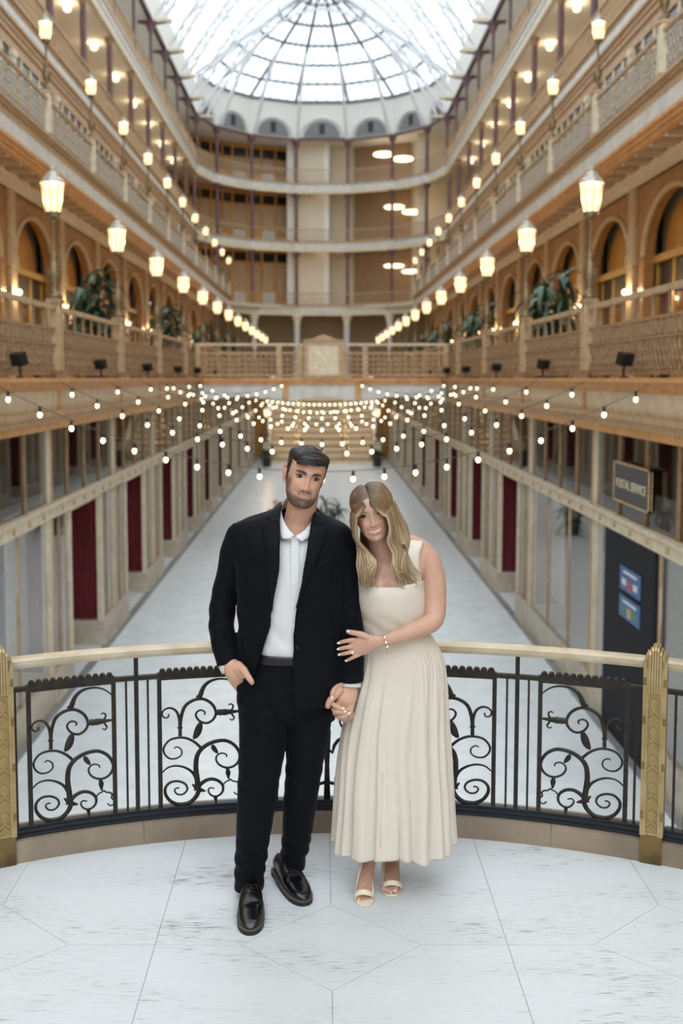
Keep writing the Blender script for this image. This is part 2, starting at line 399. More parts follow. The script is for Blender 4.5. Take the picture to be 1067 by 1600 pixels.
def store_bay(flush=False, door=False):
    r = empty('storefront')
    store_common(r)
    if flush:
        MB().box(-.02, .12, .06, BAY-.06, 0, .5).build('plinth', 'plinth', r)
        cuts = [.06, 1.85, 4.1, BAY-.06] if door else [.06, 1.7, 3.3, BAY-.06]
        for k in range(3):
            if door and k == 1:
                MB().box(-.03, .08, cuts[k], cuts[k+1], .0, ZM-.12).build('door_leaf', 'charcoal', r)
                continue
            MB().box(.05, .062, cuts[k]+.03, cuts[k+1]-.03, .5, ZM-.12).build('pane', 'door_glass', r)
        for k in range(1, 3): MB().box(.03, .08, cuts[k]-.014, cuts[k]+.014, .5, ZM-.12).build('glass_joint', 'tan', r)
        MB().box(2.6, 2.64, .1, BAY-.1, .0, ZM-.3).build('added_pale_screen', 'plaster_w', r)  # added white backing that brightens the view through the shop glass
        return r
    d = 1.25
    for y0, y1, near in ((.06, d, 0), (BAY-d, BAY-.06, 1)):
        m = MB(); m.box(-.02, .8, y0, y1, .06, .5); m.box(-.05, .8, y0-.0, y1+.0, 0, .06)
        m.build('plinth', 'plinth', r)
        MB().box(.05, .062, y0+.06, y1-.06, .5, ZM-.12).build('pane', 'door_glass', r)
        e = y1 if not near else y0
        MB().box(.0, .1, e-.05, e+.05, .5, ZM-.12).build('corner_post', 'cream', r)
        MB().box(.03, .08, (y0+y1)/2-.014, (y0+y1)/2+.014, .5, ZM-.12).build('glass_joint', 'tan', r)
        MB().box(.1, .72, e-.01, e+.01, .5, ZM-.12).build('return_pane', 'clear_glass', r)
        sg = 1 if near else -1
        rows = []
        for i in range(25):
            x = .12 + .6*i/24; rows.append([(x, e+sg*(.16+.035*sin(i*1.9)), .5), (x, e+sg*(.16+.035*sin(i*1.9)), ZM-.14)])
        MB().grid(rows).build('curtain', 'maroon', r, smooth=True, fix=False)
        MB().box(.72, .84, e-.08, e+.08, 0, ZM-.12).build('door_jamb', 'cream', r)
        MB().box(.2, .84, y0+.1, y1-.1, .5, .52).build('display_floor', 'maroon', r)
        MB().box(.74, .78, y0, y1-.0, .5, ZM-.12).build('added_pale_back', 'plaster_w', r)  # pale panel added to brighten the dark inside of the display
    MB().box(.8, .9, d, BAY-d, 0, ZM-.12).build('entry_surround', 'cream', r)
    MB().box(.76, .8, d+.25, BAY-d-.25, 0.1, ZM-.3).build('door_leaf', 'oak_d', r)
    MB().box(.0, .9, d, BAY-d, ZM-.18, ZM-.12).build('entry_soffit', 'cream', r)
    return r
SGRP = {-1: 'storefronts along the left side of the hall', 1: 'storefronts along the right side of the hall'}
base_flush = store_bay(True); base_rec = store_bay(False); base_door = store_bay(True, True)
tf, tr_, td = tree_of(base_flush), tree_of(base_rec), tree_of(base_door)
used = set()
for s in (-1, 1):
    for n in range(-1, 10):
        if s > 0: kind = 'door' if n == -1 else ('flush' if n == 0 else 'rec')
        else: kind = 'flush' if n == -1 else 'rec'
        root, tree = {'flush': (base_flush, tf), 'rec': (base_rec, tr_), 'door': (base_door, td)}[kind]
        if kind not in used: used.add(kind); o = root
        else: o = copy_tree(root, tree)
        o.location = (s*4.34, G(n), ZG); o.scale = (s, 1, 1)
        lab = {'flush': 'glazed shopfront flush with the hall, cream mullions over a stone plinth',
               'rec': 'cream framed shopfront with recessed entry and maroon curtained display windows',
               'door': 'shopfront with a dark door carrying two blue posters'}[kind]
        if kind == 'flush': lab = 'flush glazed shopfront with cream mullions, next to the dark door' if s > 0 else 'flush glazed shopfront with cream mullions, facing the dark door across the hall'
        tag(o, LAB('recessed shopfront with maroon curtains', 'bay')((s*4.3, G(n), ZG)) if kind == 'rec' else lab, 'storefront', 'shopfronts on the hall floor')

# posters on the dark door, right
for i, (zz, hh) in enumerate(((2.29, .34), (1.90, .31))):
    r = empty('poster', (4.305, 13.25, ZG+zz))
    MB().box(-.012, 0, 0, .92, 0, hh).build('sheet', 'poster_blue', r)
    MB().box(-.016, -.012, .15, .75, hh-.09, hh-.05).build('headline', 'poster_white', r)
    for k, c in enumerate((['poster_white', 'poster_red', 'poster_white'] if i == 0 else ['poster_green', 'poster_yellow', 'poster_green'])):
        MB().box(-.016, -.012, .12+k*.25, .3+k*.25, .04+(.0 if k == 1 else .04), .17).build('picture', c, r)
    tag(r, ['upper blue poster with a white headline on the dark shop door', 'lower blue poster with green and yellow pictures on the dark shop door'][i], 'poster')
# sign hung inside the right transom
def text(name, body, size, m, parent, loc, rot, depth=.004):
    c = bpy.data.curves.new(name, 'FONT'); c.body = body; c.size = size; c.extrude = depth; c.align_x = 'CENTER'; c.align_y = 'CENTER'
    t_ = bpy.data.objects.new('tmp', c); COL.objects.link(t_); dg = bpy.context.evaluated_depsgraph_get(); dg.update()
    me = bpy.data.meshes.new_from_object(t_.evaluated_get(dg)); bpy.data.objects.remove(t_); me.materials.clear(); me.materials.append(M[m])
    o = bpy.data.objects.new(name, me); COL.objects.link(o); o.parent = parent; o.location = loc; o.rotation_euler = rot
    return o
r = empty('hanging_sign', (4.30, 12.95, .32))
MB().box(-.01, .01, 0, 1.6, 0, .58).build('panel', mat('smoky_sign_glass', '4a4c50', .4), r)
m = MB()
for a in ((0,1.6,0,.03),(0,1.6,.55,.58),(0,.03,0,.58),(1.57,1.6,0,.58)): m.box(-.025,.025,*a)
m.build('frame', 'tan', r)
text('lettering', 'POSTAL SERVICE', .18, 'cream', r, (-.018, .8, .27), (pi/2, 0, -pi/2))
tag(r, 'framed smoky glass sign reading POSTAL SERVICE on the shop transom', 'sign')

# ---- railings
def ring(m, c, r1, r2, t, n=8, nn=4):
    """torus-like ring in the local YZ plane"""
    m.tube([(c[0], c[1]+r1*cos(2*pi*i/n), c[2]+r2*sin(2*pi*i/n)) for i in range(n)], t, nn, closed=True)
def railing_bay(L, H, style, mt, mr):
    r = empty('gallery_railing'); e0 = .092 if style in (2, 3) else 0; e1 = L-e0      # rails end in the posts
    MB().box(-.05, .05, e0, e1, H-.07, H).build('handrail', mr, r)
    MB().box(-.03, .03, e0, e1, .04, .1).build('bottom_rail', mt, r)
    m = MB()
    if style == 2:
        MB().box(-.02, .02, e0, e1, .74, .78).build('lattice_rail', mt, r)
        MB().box(-.02, .02, e0, e1, .5, .535).build('lattice_rail', mt, r)
        b = MB().box(-.018, .018, -.018, .018, .1, H-.07).build('baluster', mt, r)
        nb = 8; b.location.y = L/nb
        for k in range(2, nb): linkcopy(b, r, (0, k*L/nb, 0))
        k = 0; y = .19
        while y < L-.17:
            ring(m, (0, y, .637), .07, .095, .018); m.box(-.012, .012, y-.012, y+.012, .54, .735); y += .19
        for row in range(3):
            y = .18 + (.07 if row == 1 else 0)
            while y < L-.16: ring(m, (0, y, .17+row*.13), .066, .066, .016); y += .15
        m.build('scrollwork', mt, r)
    elif style == 3:
        MB().box(-.02, .02, e0, e1, .78, .81).build('lattice_rail', mt, r)
        b = MB().box(-.025, .025, -.025, .025, .1, H-.07).build('baluster', mr, r)
        nb = 6; b.location.y = L/nb
        for k in range(2, nb): linkcopy(b, r, (0, k*L/nb, 0))
        y = .195
        while y < L-.18:
            ring(m, (0, y, .62), .075, .13, .022, 8, 4); ring(m, (0, y, .34), .08, .11, .022, 8, 4); ring(m, (0, y, .165), .07, .05, .02, 8, 3); y += .19
        m.build('scrollwork', mt, r)
    else:
        MB().box(-.015, .015, 0, L, .76, .79).build('lattice_rail', mt, r)
        y = .15
        while y < L-.08:
            m.tube([(0, y-.1, .1), (0, y+.1, .76)], .016, 4); m.tube([(0, y+.1, .1), (0, y-.1, .76)], .016, 4); y += .2
        m.build('scrollwork', mt, r)
    return r
def newel(w, H, m1, m2):
    r = empty('railing_post')
    MB().box(-w/2, w/2, -w/2, w/2, 0, H).build('shaft', m1, r)
    m = MB(); m.box(-w*.65, w*.65, -w*.65, w*.65, H, H+.05); m.box(-w*.58, w*.58, -w*.58, w*.58, H+.05, H+.08)
    m.build('cap', m2, r); MB().box(-w*.62, w*.62, -w*.62, w*.62, 0, .12).build('foot', m2, r)
    return r
def replicate(root, places, label, cat, group):
    """first place uses the original, the others are copies"""
    tree = tree_of(root); first = True
    for loc, sc in places:
        o = root if first else copy_tree(root, tree); first = False
        o.location = loc; o.scale = sc; tag(o, label(loc) if callable(label) else label, cat, group)
replicate(railing_bay(BAY, 1.13, 2, 'tan_d', 'tan'), [((s*X2, G(n), T2), (s, 1, 1)) for s in (-1, 1) for n in range(-1, 12)],
          LAB('second gallery scrollwork railing'), 'railing', 'second gallery railings')
replicate(newel(.2, 1.16, 'tan', 'tan_d'), [((s*X2, G(n), T2), (s, 1, 1)) for s in (-1, 1) for n in range(-1, 13)],
          LAB('square second gallery post'), 'post', 'second gallery posts')
replicate(railing_bay(BAY, 1.0, 3, 'silver', 'tan'), [((s*X3, G(n), T3+.06), (s, 1, 1)) for s in (-1, 1) for n in range(0, 12)],
          LAB('third gallery pierced railing'), 'railing', 'third gallery railings')
replicate(newel(.2, 1.1, 'cream', 'tan'), [((s*X3, G(n), T3+.06), (s, 1, 1)) for s in (-1, 1) for n in range(0, 13)],
          LAB('cream third gallery post'), 'post', 'third gallery posts')
replicate(railing_bay(BAY, 1.0, 4, 'tan', 'tan'), [((s*(X4-.02), G(n), T4), (s, 1, 1)) for s in (-1, 1) for n in range(2, 12)],
          LAB('fourth gallery lattice railing'), 'railing', 'fourth gallery railings')
replicate(railing_bay(BAY, .8, 4, 'tan', 'tan'), [((s*(X4-.02), G(n), T5-.05), (s, 1, 1)) for s in (-1, 1) for n in range(5, 12)],
          LAB('top gallery lattice railing'), 'railing', 'top gallery railings')
# ---- lantern posts
def lantern(light):
    r = empty('lantern_post')
    m = MB().lathe([(.11,0),(.13,.03),(.1,.08),(.06,.12),(.05,.2),(.1,.3),(.12,.42),(.09,.54),(.05,.62),(.07,.66),(.04,.7),(.03,.8),(.028,1.18),(.05,1.2),(.03,1.24)], n=10)
    m.build('stem', 'bronze', r, smooth=True)
    MB().lathe([(.04,1.24),(.1,1.27),(.11,1.31),(.13,1.34)], n=8).build('lantern_base', 'bronze', r)
    MB().lathe([(.115,1.34),(.16,1.62),(.18,1.78)], n=8).build('lantern_glass', 'lantern', r)
    m = MB().lathe([(.2,1.78),(.19,1.82),(.12,1.88),(.1,1.93),(.06,1.96),(.03,1.98),(.035,2.02),(.01,2.07)], n=8)
    m.build('lantern_cap', 'silver', r)
    m = MB()
    for i in range(8):
        a = 2*pi*i/8; m.tube([(.12*cos(a), .12*sin(a), 1.34), (.185*cos(a), .185*sin(a), 1.78)], .007, 4)
    m.build('lantern_bars', 'bronze', r)
    lamp_light((0, 0, 1.57), light, r, r=.05)
    return r
replicate(lantern(100), [((s*X2, G(n), T2+1.24), (1, 1, 1)) for s in (-1, 1) for n in range(0, 13)],
          LAB('glowing second gallery lantern'), 'lamp post', 'second gallery lanterns')
replicate(lantern(75), [((s*X3, G(n), T3+1.24), (.92, .92, .92)) for s in (-1, 1) for n in range(1, 13)],
          LAB('glowing third gallery lantern'), 'lamp post', 'third gallery lanterns')
# ---- flood lights on the second-gallery ledge
r = empty('flood_light')
MB().box(-.13, .13, -.06, .1, -.1, .12).build('housing', 'black', r).rotation_euler = (.35, 0, .5)
m = MB().tube([(.0,.02,-.02),(.0,.12,-.2),(.0,.1,-.3)], .025, 6); m.box(-.06,.06,.04,.16,-.32,-.29)
m.build('bracket', 'black', r)
replicate(r, [((s*(X2-.16), G(n)+(1.85 if n == 3 else 2.4), T2+.24), (s*.75, .75, .75)) for s in (-1, 1) for n in range(-1, 5)],
          LAB('black ledge flood light'), 'flood light', 'ledge flood lights')
# ---- arched shopfronts of the second gallery (local x outward)
def arch_bay():
    r = empty('arcade_bay')
    HA = T3-1.15-T2; hw = BAY/2-.55; sp = 3.0; rise = 1.4
    # spandrel wall with arched opening
    outl = [(0,0),(0.55,0),(.55,sp)] + [(BAY/2 - hw*cos(t*pi/16), sp+rise*sin(t*pi/16)) for t in range(1, 16)] + [(BAY-.55,sp),(BAY-.55,0),(BAY,0),(BAY,HA),(0,HA)]
    m = MB(); n = len(outl)
    pts = [Vector((0,y,z)) for y, z in outl]; top = HA
    # build as quads: left pier, right pier, arch strip
    m.box(0,.25,0,.55,0,HA); m.box(0,.25,BAY-.55,BAY,0,HA)
    ar = [(.55,sp)]+[(BAY/2 - hw*cos(t*pi/16), sp+rise*sin(t*pi/16)) for t in range(1, 16)]+[(BAY-.55,sp)]
    for i in range(len(ar)-1):
        (y1,z1),(y2,z2) = ar[i],ar[i+1]
        m.extr([(0,y1,z1),(0,y2,z2),(0,y2,HA),(0,y1,HA)], (.25,0,0))
    m.build('arch_wall', 'oak_d', r)
    MB().tube([(-.02,y,z) for y,z in ar], .07, 6).build('archivolt', 'pilaster', r)
    m = MB(); m.box(-.1,.02,.06,.5,0,HA); m.box(-.14,.02,.0,.56,sp-.15,sp+.15); m.box(-.14,.02,.0,.56,0,.3)
    m.build('pilaster', 'pilaster', r)
    MB().extr([(.5,y,z) for y,z in ar], (.06,0,0)).build('tympanum', 'oak', r)
    MB().box(.2,.5,.55,BAY-.55,sp-.18,sp).build('gilt_cornice', 'goldband', r)
    for k in range(3):
        y0 = .6+k*(BAY-1.2)/3; y1 = y0+(BAY-1.2)/3
        MB().box(.35,.4,y0+.05,y1-.05,sp-.75,sp-.2).build('sign_panel', 'dark', r)
        rows = []
        for i in range(17):
            y = y0+.06+(y1-y0-.12)*i/16; rows.append([(.42+.03*sin(i*2.1), y, .1), (.42+.03*sin(i*2.1), y, sp-.9)])
        if k != 1: MB().grid(rows).build('curtain', 'maroon', r, smooth=True, fix=False)
        else: MB().box(.42,.46,y0+.06,y1-.06,.0,sp-.9).build('door_leaf', 'oak', r)
        MB().box(.33,.345,y0+.05,y1-.05,.1,sp-.92).build('pane', 'clear_glass', r)
    for k in range(4):
        y0 = .6+k*(BAY-1.2)/3; MB().box(.3,.42,y0-.06,y0+.06,0,sp-.18).build('mullion', 'goldband', r)
    MB().box(.26,.42,.55,BAY-.55,sp-.93,sp-.77).build('gilt_rail', 'cream', r)
    MB().box(.55,.6,.3,BAY-.3,0,HA).build('back_panel', 'interior', r)
    g = MB().sphere((0,0,0), .09, 8, 6).build('wall_lamp', 'globe_lit', r); g.location = (-.2, .28, 2.2)
    lamp_light((-.2, .28, 2.2), 70, r, r=.05)
    return r
replicate(arch_bay(), [((s*8.0, G(n), T2), (s, 1, 1)) for s in (-1, 1) for n in range(0, 12)],
          LAB('arched second gallery shopfront'), 'shopfront', 'arched shopfronts of the second gallery')
# ---- third-gallery window walls
def window_bay(m_frame, HW):
    r = empty('window_wall')
    m = MB(); m.box(-.02,.1,0,BAY,0,.95)
    m.build('dado_panel', 'tan', r)
    MB().box(-.02,.14,0,BAY,HW-.35,HW).build('frieze', 'tan', r)
    for k in range(5):
        w_ = .18 if k == 0 else .09; y = k*BAY/5+.2
        m = MB().box(-.08 if k == 0 else .0,.1,y-w_,y+w_,0,HW-.35)
        if k == 0: m.box(-.12,.1,y-w_-.02,y+w_+.02,HW-.55,HW-.35)
        m.build('pilaster', 'cream', r)
        MB().box(.04,.06,y+w_,y+BAY/5-.09,.95,HW-1.1).build('pane', 'shade_pane', r)
        MB().box(.04,.06,y+w_,y+BAY/5-.09,HW-1.02,HW-.35).build('transom_pane', 'shade_pane', r)
        MB().box(.0,.08,y+w_,y+BAY/5-.09,HW-1.1,HW-1.02).build('window_rail', m_frame, r)
    return r
replicate(window_bay('oak', T4-.95-T3), [((s*9.3, G(n), T3), (s, 1, 1)) for s in (-1, 1) for n in range(1, 12)],
          LAB('third gallery window wall'), 'window wall', 'third gallery window walls')
# ---- plum columns of the two top galleries, with ceiling globes
r = empty('gallery_column')
hc = T5-.95-T4
MB().lathe([(.17,0),(.17,.1),(.13,.16),(.13,hc-.35),(.11,hc-.33)], n=10).build('shaft', 'purple', r, smooth=False)
MB().lathe([(.13,hc-.35),(.2,hc-.12),(.22,hc-.05),(.22,hc)], n=10).build('capital', 'tan_d', r)
MB().lathe([(.16,.95),(.16,1.1)], n=10).build('collar', 'tan_d', r)
replicate(r, [((s*(X4+.22), G(n), T4), (1, 1, 1)) for s in (-1, 1) for n in range(3, 13)],
          LAB('plum fourth gallery column'), 'column', 'fourth gallery columns')
r = empty('bracketed_column')
h5 = EAVE-.14-T5+.1
MB().lathe([(.13,0),(.09,.08),(.09,h5)], n=8).build('shaft', 'purple', r)
m = MB().extr([(-.85,-.05,h5-.05),(-.85,-.05,h5-.2),(-.3,-.05,h5-.28),(-.1,-.05,h5-.75),(.1,-.05,h5-.75),(.3,-.05,h5-.28),(.7,-.05,h5-.2),(.7,-.05,h5-.05)], (0,.1,0))
m.build('bracket', 'purple', r)
MB().box(-1.15,-.25,-.14,.14,h5-.16,h5+.02).build('beam_end', 'cream', r)
replicate(r, [((s*(X4+.02), G(n), T5-.1), (s, 1, 1)) for s in (-1, 1) for n in range(5, 13)],
          LAB('slim bracketed roof column'), 'column', 'roof bracket columns')
r = empty('ceiling_light')
MB().lathe([(.03,.22),(.05,.2),(.05,.14)], n=8).build('ceiling_mount', 'silver', r)
MB().sphere((0,0,0), .17, 10, 8).build('globe', 'globe_lit', r, smooth=True)
lamp_light((0, 0, 0), 50, r, r=.08)
replicate(r, [((s*10.6, G(n)+2.45, T5-.55), (1, 1, 1)) for s in (-1, 1) for n in range(4, 12)],
          LAB('round fourth gallery light'), 'ceiling light', 'fourth gallery ceiling lights')
# ================================================================== far end, bridge, stairs, roof
def seg_box(m, a, b, w0, w1, z0, z1):
    """wall segment from a to b (xy), thickness from w0 (inner) to w1 (outer, away from the hall)"""
    a = Vector((a[0],a[1],0)); b = Vector((b[0],b[1],0)); d = (b-a).normalized(); nrm = Vector((-d.y, d.x, 0))   # points away when going left->right
    pts = [a+nrm*w0, b+nrm*w0, b+nrm*w1, a+nrm*w1]
    m.extr([(p.x,p.y,z0) for p in pts], (0,0,z1-z0)); return m
def ring_slab(name, z0, z1, mt, d=3.2, pts=None):
    pts = pts or APSE; m = MB()
    for k in range(7):
        q = [pts[k], pts[k+1], outer(k+1, d), outer(k, d)]
        m.extr([(x,y,z0) for x,y in q], (0,0,z1-z0))
    return struct(m.build(name, mt))
ring_slab('apse_floor', T3-.3, T3, 'soffit', 4.5, [(x*.86, y) for x, y in APSE])
ring_slab('apse_floor', T4-.3, T4, 'soffit', 4.5)
ring_slab('apse_floor', T5-.35, T5-.1, 'soffit', 4.5)
ring_slab('apse_ceiling', EAVE-.02, EAVE+.08, 'plaster_w', 4.5)
struct(MB().box(-13, 13, 68.6, 90, T2-.3, T2).build('landing_floor_far', 'slab'))
for z, nm, sc in ((T3,'third',.93), (T4,'fourth',1), (T5-.1,'fifth',1)):
    r = empty('apse_fascia_%s' % nm); struct(r)
    for k in range(7):
        a, b = APSE[k], APSE[k+1]
        a = (a[0]*sc, a[1]); b = (b[0]*sc, b[1])
        seg_box(MB(), a, b, -.12, .1, z-.12, z+.02).build('cornice', 'tan', r)
        seg_box(MB(), a, b, -.05, .12, z-.52, z-.12).build('marble_band', 'white_beam', r)
        seg_box(MB(), a, b, -.08, .2, z-.85, z-.52).build('lower_moulding', 'cream', r)
r = empty('apse_eaves'); struct(r)
for k in range(7):
    seg_box(MB(), APSE[k], APSE[k+1], -.06, .1, EAVE-.16, EAVE).build('eaves_plate', 'purple', r)
# apse railings and columns
def apse_rail(L):
    rr = empty('apse_railing')
    MB().box(0, L, -.03, .03, .9, .97).build('handrail', 'tan', rr); MB().box(0, L, -.02, .02, .05, .1).build('bottom_rail', 'tan', rr)
    b = MB().box(-.02, .02, -.015, .015, .1, .9).build('baluster', 'tan', rr); b.location.x = .1
    k = 1
    while .1+k*.2 < L-.05: linkcopy(b, rr, (.1+k*.2, 0, 0)); k += 1
    return rr
for z, nm, sc in ((T3,'third',.93), (T4,'fourth',1), (T5,'top',1)):
    for k in range(7):
        a = Vector((APSE[k][0]*sc, APSE[k][1], 0)); b = Vector((APSE[k+1][0]*sc, APSE[k+1][1], 0)); d = b-a
        o = apse_rail(d.length); o.location = (a.x, a.y, z+.02); o.rotation_euler.z = atan2(d.y, d.x)
        tag(o, 'baluster railing of the rounded end, %s gallery, %s segment from the oak fronts' % (nm, NTH[k]), 'railing', 'railings of the rounded end, %s gallery' % nm)
def apse_col(h):
    rr = empty('apse_column')
    MB().lathe([(.2,0),(.2,.12),(.14,.2),(.13,h-.5)], n=10).build('shaft', 'purple', rr)
    MB().lathe([(.13,h-.5),(.3,h-.15),(.32,h)], n=10).build('capital', 'purple', rr)
    return rr
for z, h, nm in ((T3, T4-.85-T3, 'third'), (T4, T5-.95-T4, 'fourth'), (T5-.1, EAVE-.16-T5+.1, 'top')):
    rt = apse_col(h)
    replicate(rt, [((x*.985, y+.12, z), (1, 1, 1)) for x, y in APSE[1:7]], lambda l, nm=nm: 'plum column of the rounded end, %s gallery, %s from the oak fronts' % (nm, NTH[min(range(1,7), key=lambda q: abs(APSE[q][0]*.985-l[0]))-1]), 'column', 'columns of the rounded end, %s gallery' % nm)
rt = empty('marble_column'); hh = T3-.85-T2
MB().lathe([(.34,0),(.34,.3),(.26,.36),(.26,hh-.7)], n=12).build('shaft', 'white_beam', rt, smooth=False)
MB().lathe([(.26,hh-.7),(.3,hh-.6),(.28,hh-.5),(.44,hh-.1),(.46,hh)], n=12).build('capital', 'plaster', rt)
replicate(rt, [((x*.96, y, T2), (1, 1, 1)) for x, y in APSE[2:6]], lambda l: 'pale column with carved capital under the rounded end, %s from the oak fronts' % NTH[min(range(2,6), key=lambda q: abs(APSE[q][0]*.96-l[0]))-2], 'column', 'pale columns of the rounded end')
# back walls of the rounded end
for z0, z1, nm in ((T2, T3-.3, 'second'), (T3, T4-.3, 'third'), (T4, T5-.35, 'fourth'), (T5-.1, EAVE, 'top')):
    for k in range(7):
        a, b = outer(k), outer(k+1)
        wl = struct(seg_box(MB(), a, b, .0, .15, z0, z1).build('apse_wall', 'interior' if nm == 'second' else ('plaster' if k >= 3 else 'oak')))
        if nm != 'second' and k < 3:
            av = Vector((a[0],a[1],0)); bv = Vector((b[0],b[1],0)); L = (bv-av).length; d = (bv-av)/L
            rr = empty('oak_window_wall', (a[0], a[1], z0), atan2(d.y, d.x))
            nb = 4; H = z1-z0
            for q in range(nb):
                x0, x1 = q*L/nb, (q+1)*L/nb
                MB().box(x0+.1, x1-.08, -.1, -.04, H-1.05, H-.35).build('transom_pane', 'dark', rr)
                MB().box(x0+.1, x1-.08, -.1, -.04, 1.35, H-1.2).build('pane', mat('bronze_blind', 'a98a60', .5) if q == 0 and nm == 'third' and k == 0 else M['tan'], rr)
                MB().box(x0+.1, x1-.08, -.1, -.04, .12, 1.2).build('lower_panel', 'white_beam' if q % 2 == 0 else 'oak', rr)
                MB().box(x0-.07, x0+.09, -.16, 0, 0, H-.1).build('stile', 'oak', rr)
            MB().box(0, L, -.14, 0, H-.35, H-.1).build('head_rail', 'oak', rr)
            tag(rr, 'oak office front with dark transoms, %s gallery of the rounded end, %s from its corner' % (nm, NTH[k]), 'office front', 'oak office fronts, %s gallery' % nm)
    if nm != 'second':
        # projecting beige panel near the middle
        rr = empty('wall_panel', (-1.15, 83.9, z0))
        MB().box(-1.3, 1.3, 0, .5, 0, z1-z0).build('panel', 'plaster', rr); MB().box(-1.75, -1.3, -.1, .5, 0, z1-z0).build('pier', 'plaster_w', rr); MB().box(1.3, 1.75, -.1, .5, 0, z1-z0).build('pier', 'plaster_w', rr)
        tag(rr, 'beige wall panel between white piers behind the %s gallery of the rounded end' % nm, 'wall panel')
        # brown recess on the right
        struct(seg_box(MB(), outer(4, 2.9), outer(5, 2.9), 0, .1, z0, z1).build('recess_wall', 'tan_d'))
        struct(MB().box(7.6, 8.2, 80.6, 81.0, z0, z1).build('pier_wall', 'plaster'))
# ring pendants
def pendant():
    rr = empty('ring_pendant')
    m = MB(); n = 20
    m.tube([(.75*cos(2*pi*i/n), .75*sin(2*pi*i/n), 0) for i in range(n)], .09, 6, closed=True); m.build('ring', 'globe', rr)
    m = MB()
    for i in range(3): m.tube([(.75*cos(2.1*i), .75*sin(2.1*i), 0), (0, 0, 1.0)], .012, 4)
    m.build('cables', 'tan_d', rr)
    return rr
pl = []
for z, (x1, x2) in ((T5, (5.0, 6.5)), (T4, (5.9, 7.3)), (T3, (5.9, 7.3))):
    zz = {T5: EAVE-1.2, T4: T5-2.0, T3: T4-1.95}[z]
    pl += [((x1, 82.5, zz), (1,1,1)), ((x2, 81.6, zz-.55), (1,1,1))]
replicate(pendant(), pl, lambda l: 'ring pendant in the brown recess, %s gallery, %s of its pair' % ('top' if l[2] > T5 else ('fourth' if l[2] > T4 else 'third'), 'upper' if l[1] > 82 else 'lower'), 'pendant lamp', 'ring pendants')
rt = empty('ceiling_light'); MB().lathe([(.22,0),(.25,.05),(.25,.1)], n=10).build('diffuser', 'globe', rt); MB().lathe([(.27,.1),(.27,.14)], n=10).build('rim', 'silver', rt)
pls = []
for z in (T4, T5):
    for k in (1, 2, 3, 4): a, b = APSE[k], APSE[k+1]; pls.append((((a[0]+b[0])/2*1.02, (a[1]+b[1])/2+1.0, z-.46), (1,1,1)))
replicate(rt, pls, lambda l: 'flush ceiling light of the rounded end, %s gallery ceiling, %s from the oak fronts' % ('third' if l[2] < T4 else 'fourth', NTH[sum(1 for q in (-6, -3, 0) if l[0] > q)]), 'ceiling light', 'ceiling lights of the rounded end')

# ---- white drum with lunettes, glass half cone
def lunette(L, h):
    rr = empty('lunette_panel')
    MB().box(0, L, 0, .15, 0, h).build('panel', 'plaster_w', rr)
    c = L/2; rad = min(L*.4, h*.8)
    arc = [(c-rad*cos(pi*i/14), -.05, .1+rad*sin(pi*i/14)*.9) for i in range(15)]
    MB().tube(arc, .12, 6).build('arch_band', 'white_iron', rr)
    MB().extr([(x*.86+c*.14, -.04, z*.86+.02) for x, y, z in arc], (0,.03,0)).build('lunette', 'lead', rr)
    MB().box(c-.22, c+.22, -.07, -.03, .35, 1.15).build('window', 'pot', rr)
    return rr
for k in range(7):
    a = Vector((*APSE[k],0)); b = Vector((*APSE[k+1],0)); d = b-a
    o = lunette(d.length, DRUM-EAVE); o.location = (a.x, a.y, EAVE); o.rotation_euler.z = atan2(d.y, d.x)
    tag(o, 'white arched lunette panel under the glass dome, %s from the oak fronts side' % NTH[k], 'lunette', 'lunettes of the drum')
roof = empty('glass_dome'); struct(roof)
apx = Vector((0, YE, APEX)); NR = 6
def cpt(k, t): return Vector((APSE[k][0], APSE[k][1], DRUM)).lerp(apx, t)
mb = MB()
for k in range(8):
    mb.tube([cpt(k, 0), cpt(k, .5), cpt(k, .985)], .13, 6)
mb.build('ribs', 'lead', roof)
mb = MB()
for j in range(NR):
    t = j/NR*.98; mb.tube([cpt(k, t) for k in range(8)], .11 if j else .16, 5)
mb.build('purlins', 'lead', roof)
for k in range(7):
    for j in range(NR):
        t0, t1 = j/NR*.98, (j+1)/NR*.98
        nsub = max(1, 5-j//2) if k in (2,3,4) else max(1, 4-j//2)
        for q in range(nsub):
            u0, u1 = q/nsub, (q+1)/nsub
            pts = [cpt(k,t0).lerp(cpt(k+1,t0),u0), cpt(k,t0).lerp(cpt(k+1,t0),u1), cpt(k,t1).lerp(cpt(k+1,t1),u1), cpt(k,t1).lerp(cpt(k+1,t1),u0)]
            MB().extr(pts, (0,0,.02)).build('roof_pane', 'roofglass', roof)
            if q:
                MB().tube([pts[0], pts[3]], .045, 4).build('glazing_bar', 'lead', roof)
# hall skylight
sky = empty('hall_skylight'); struct(sky)
def hp(s, y, t): return Vector((s*(X4+.2), y, DRUM-.6)).lerp(Vector((0, y, APEX)), t)
for s in (-1, 1):
    pane = {}
    for n in range(-4, 12):
        y0 = max(G(n), Y0); y1 = G(n+1)
        for j in range(3):
            pts = [hp(s,y0,j/3), hp(s,y1,j/3), hp(s,y1,(j+1)/3), hp(s,y0,(j+1)/3)]
            MB().extr(pts, (0,0,.02)).build('roof_pane', 'roofglass', sky)
    for n in range(6, 12):
        for q in range(0, 4): 
            y = G(n)+q*BAY/4; MB().tube([hp(s,y,0), hp(s,y,1)], .03, 4).build('glazing_bar', 'lead', sky)
    for j in range(4): MB().tube([hp(s,Y0,j/3), hp(s,YE,j/3)], .06, 4).build('purlin', 'white_iron', sky)
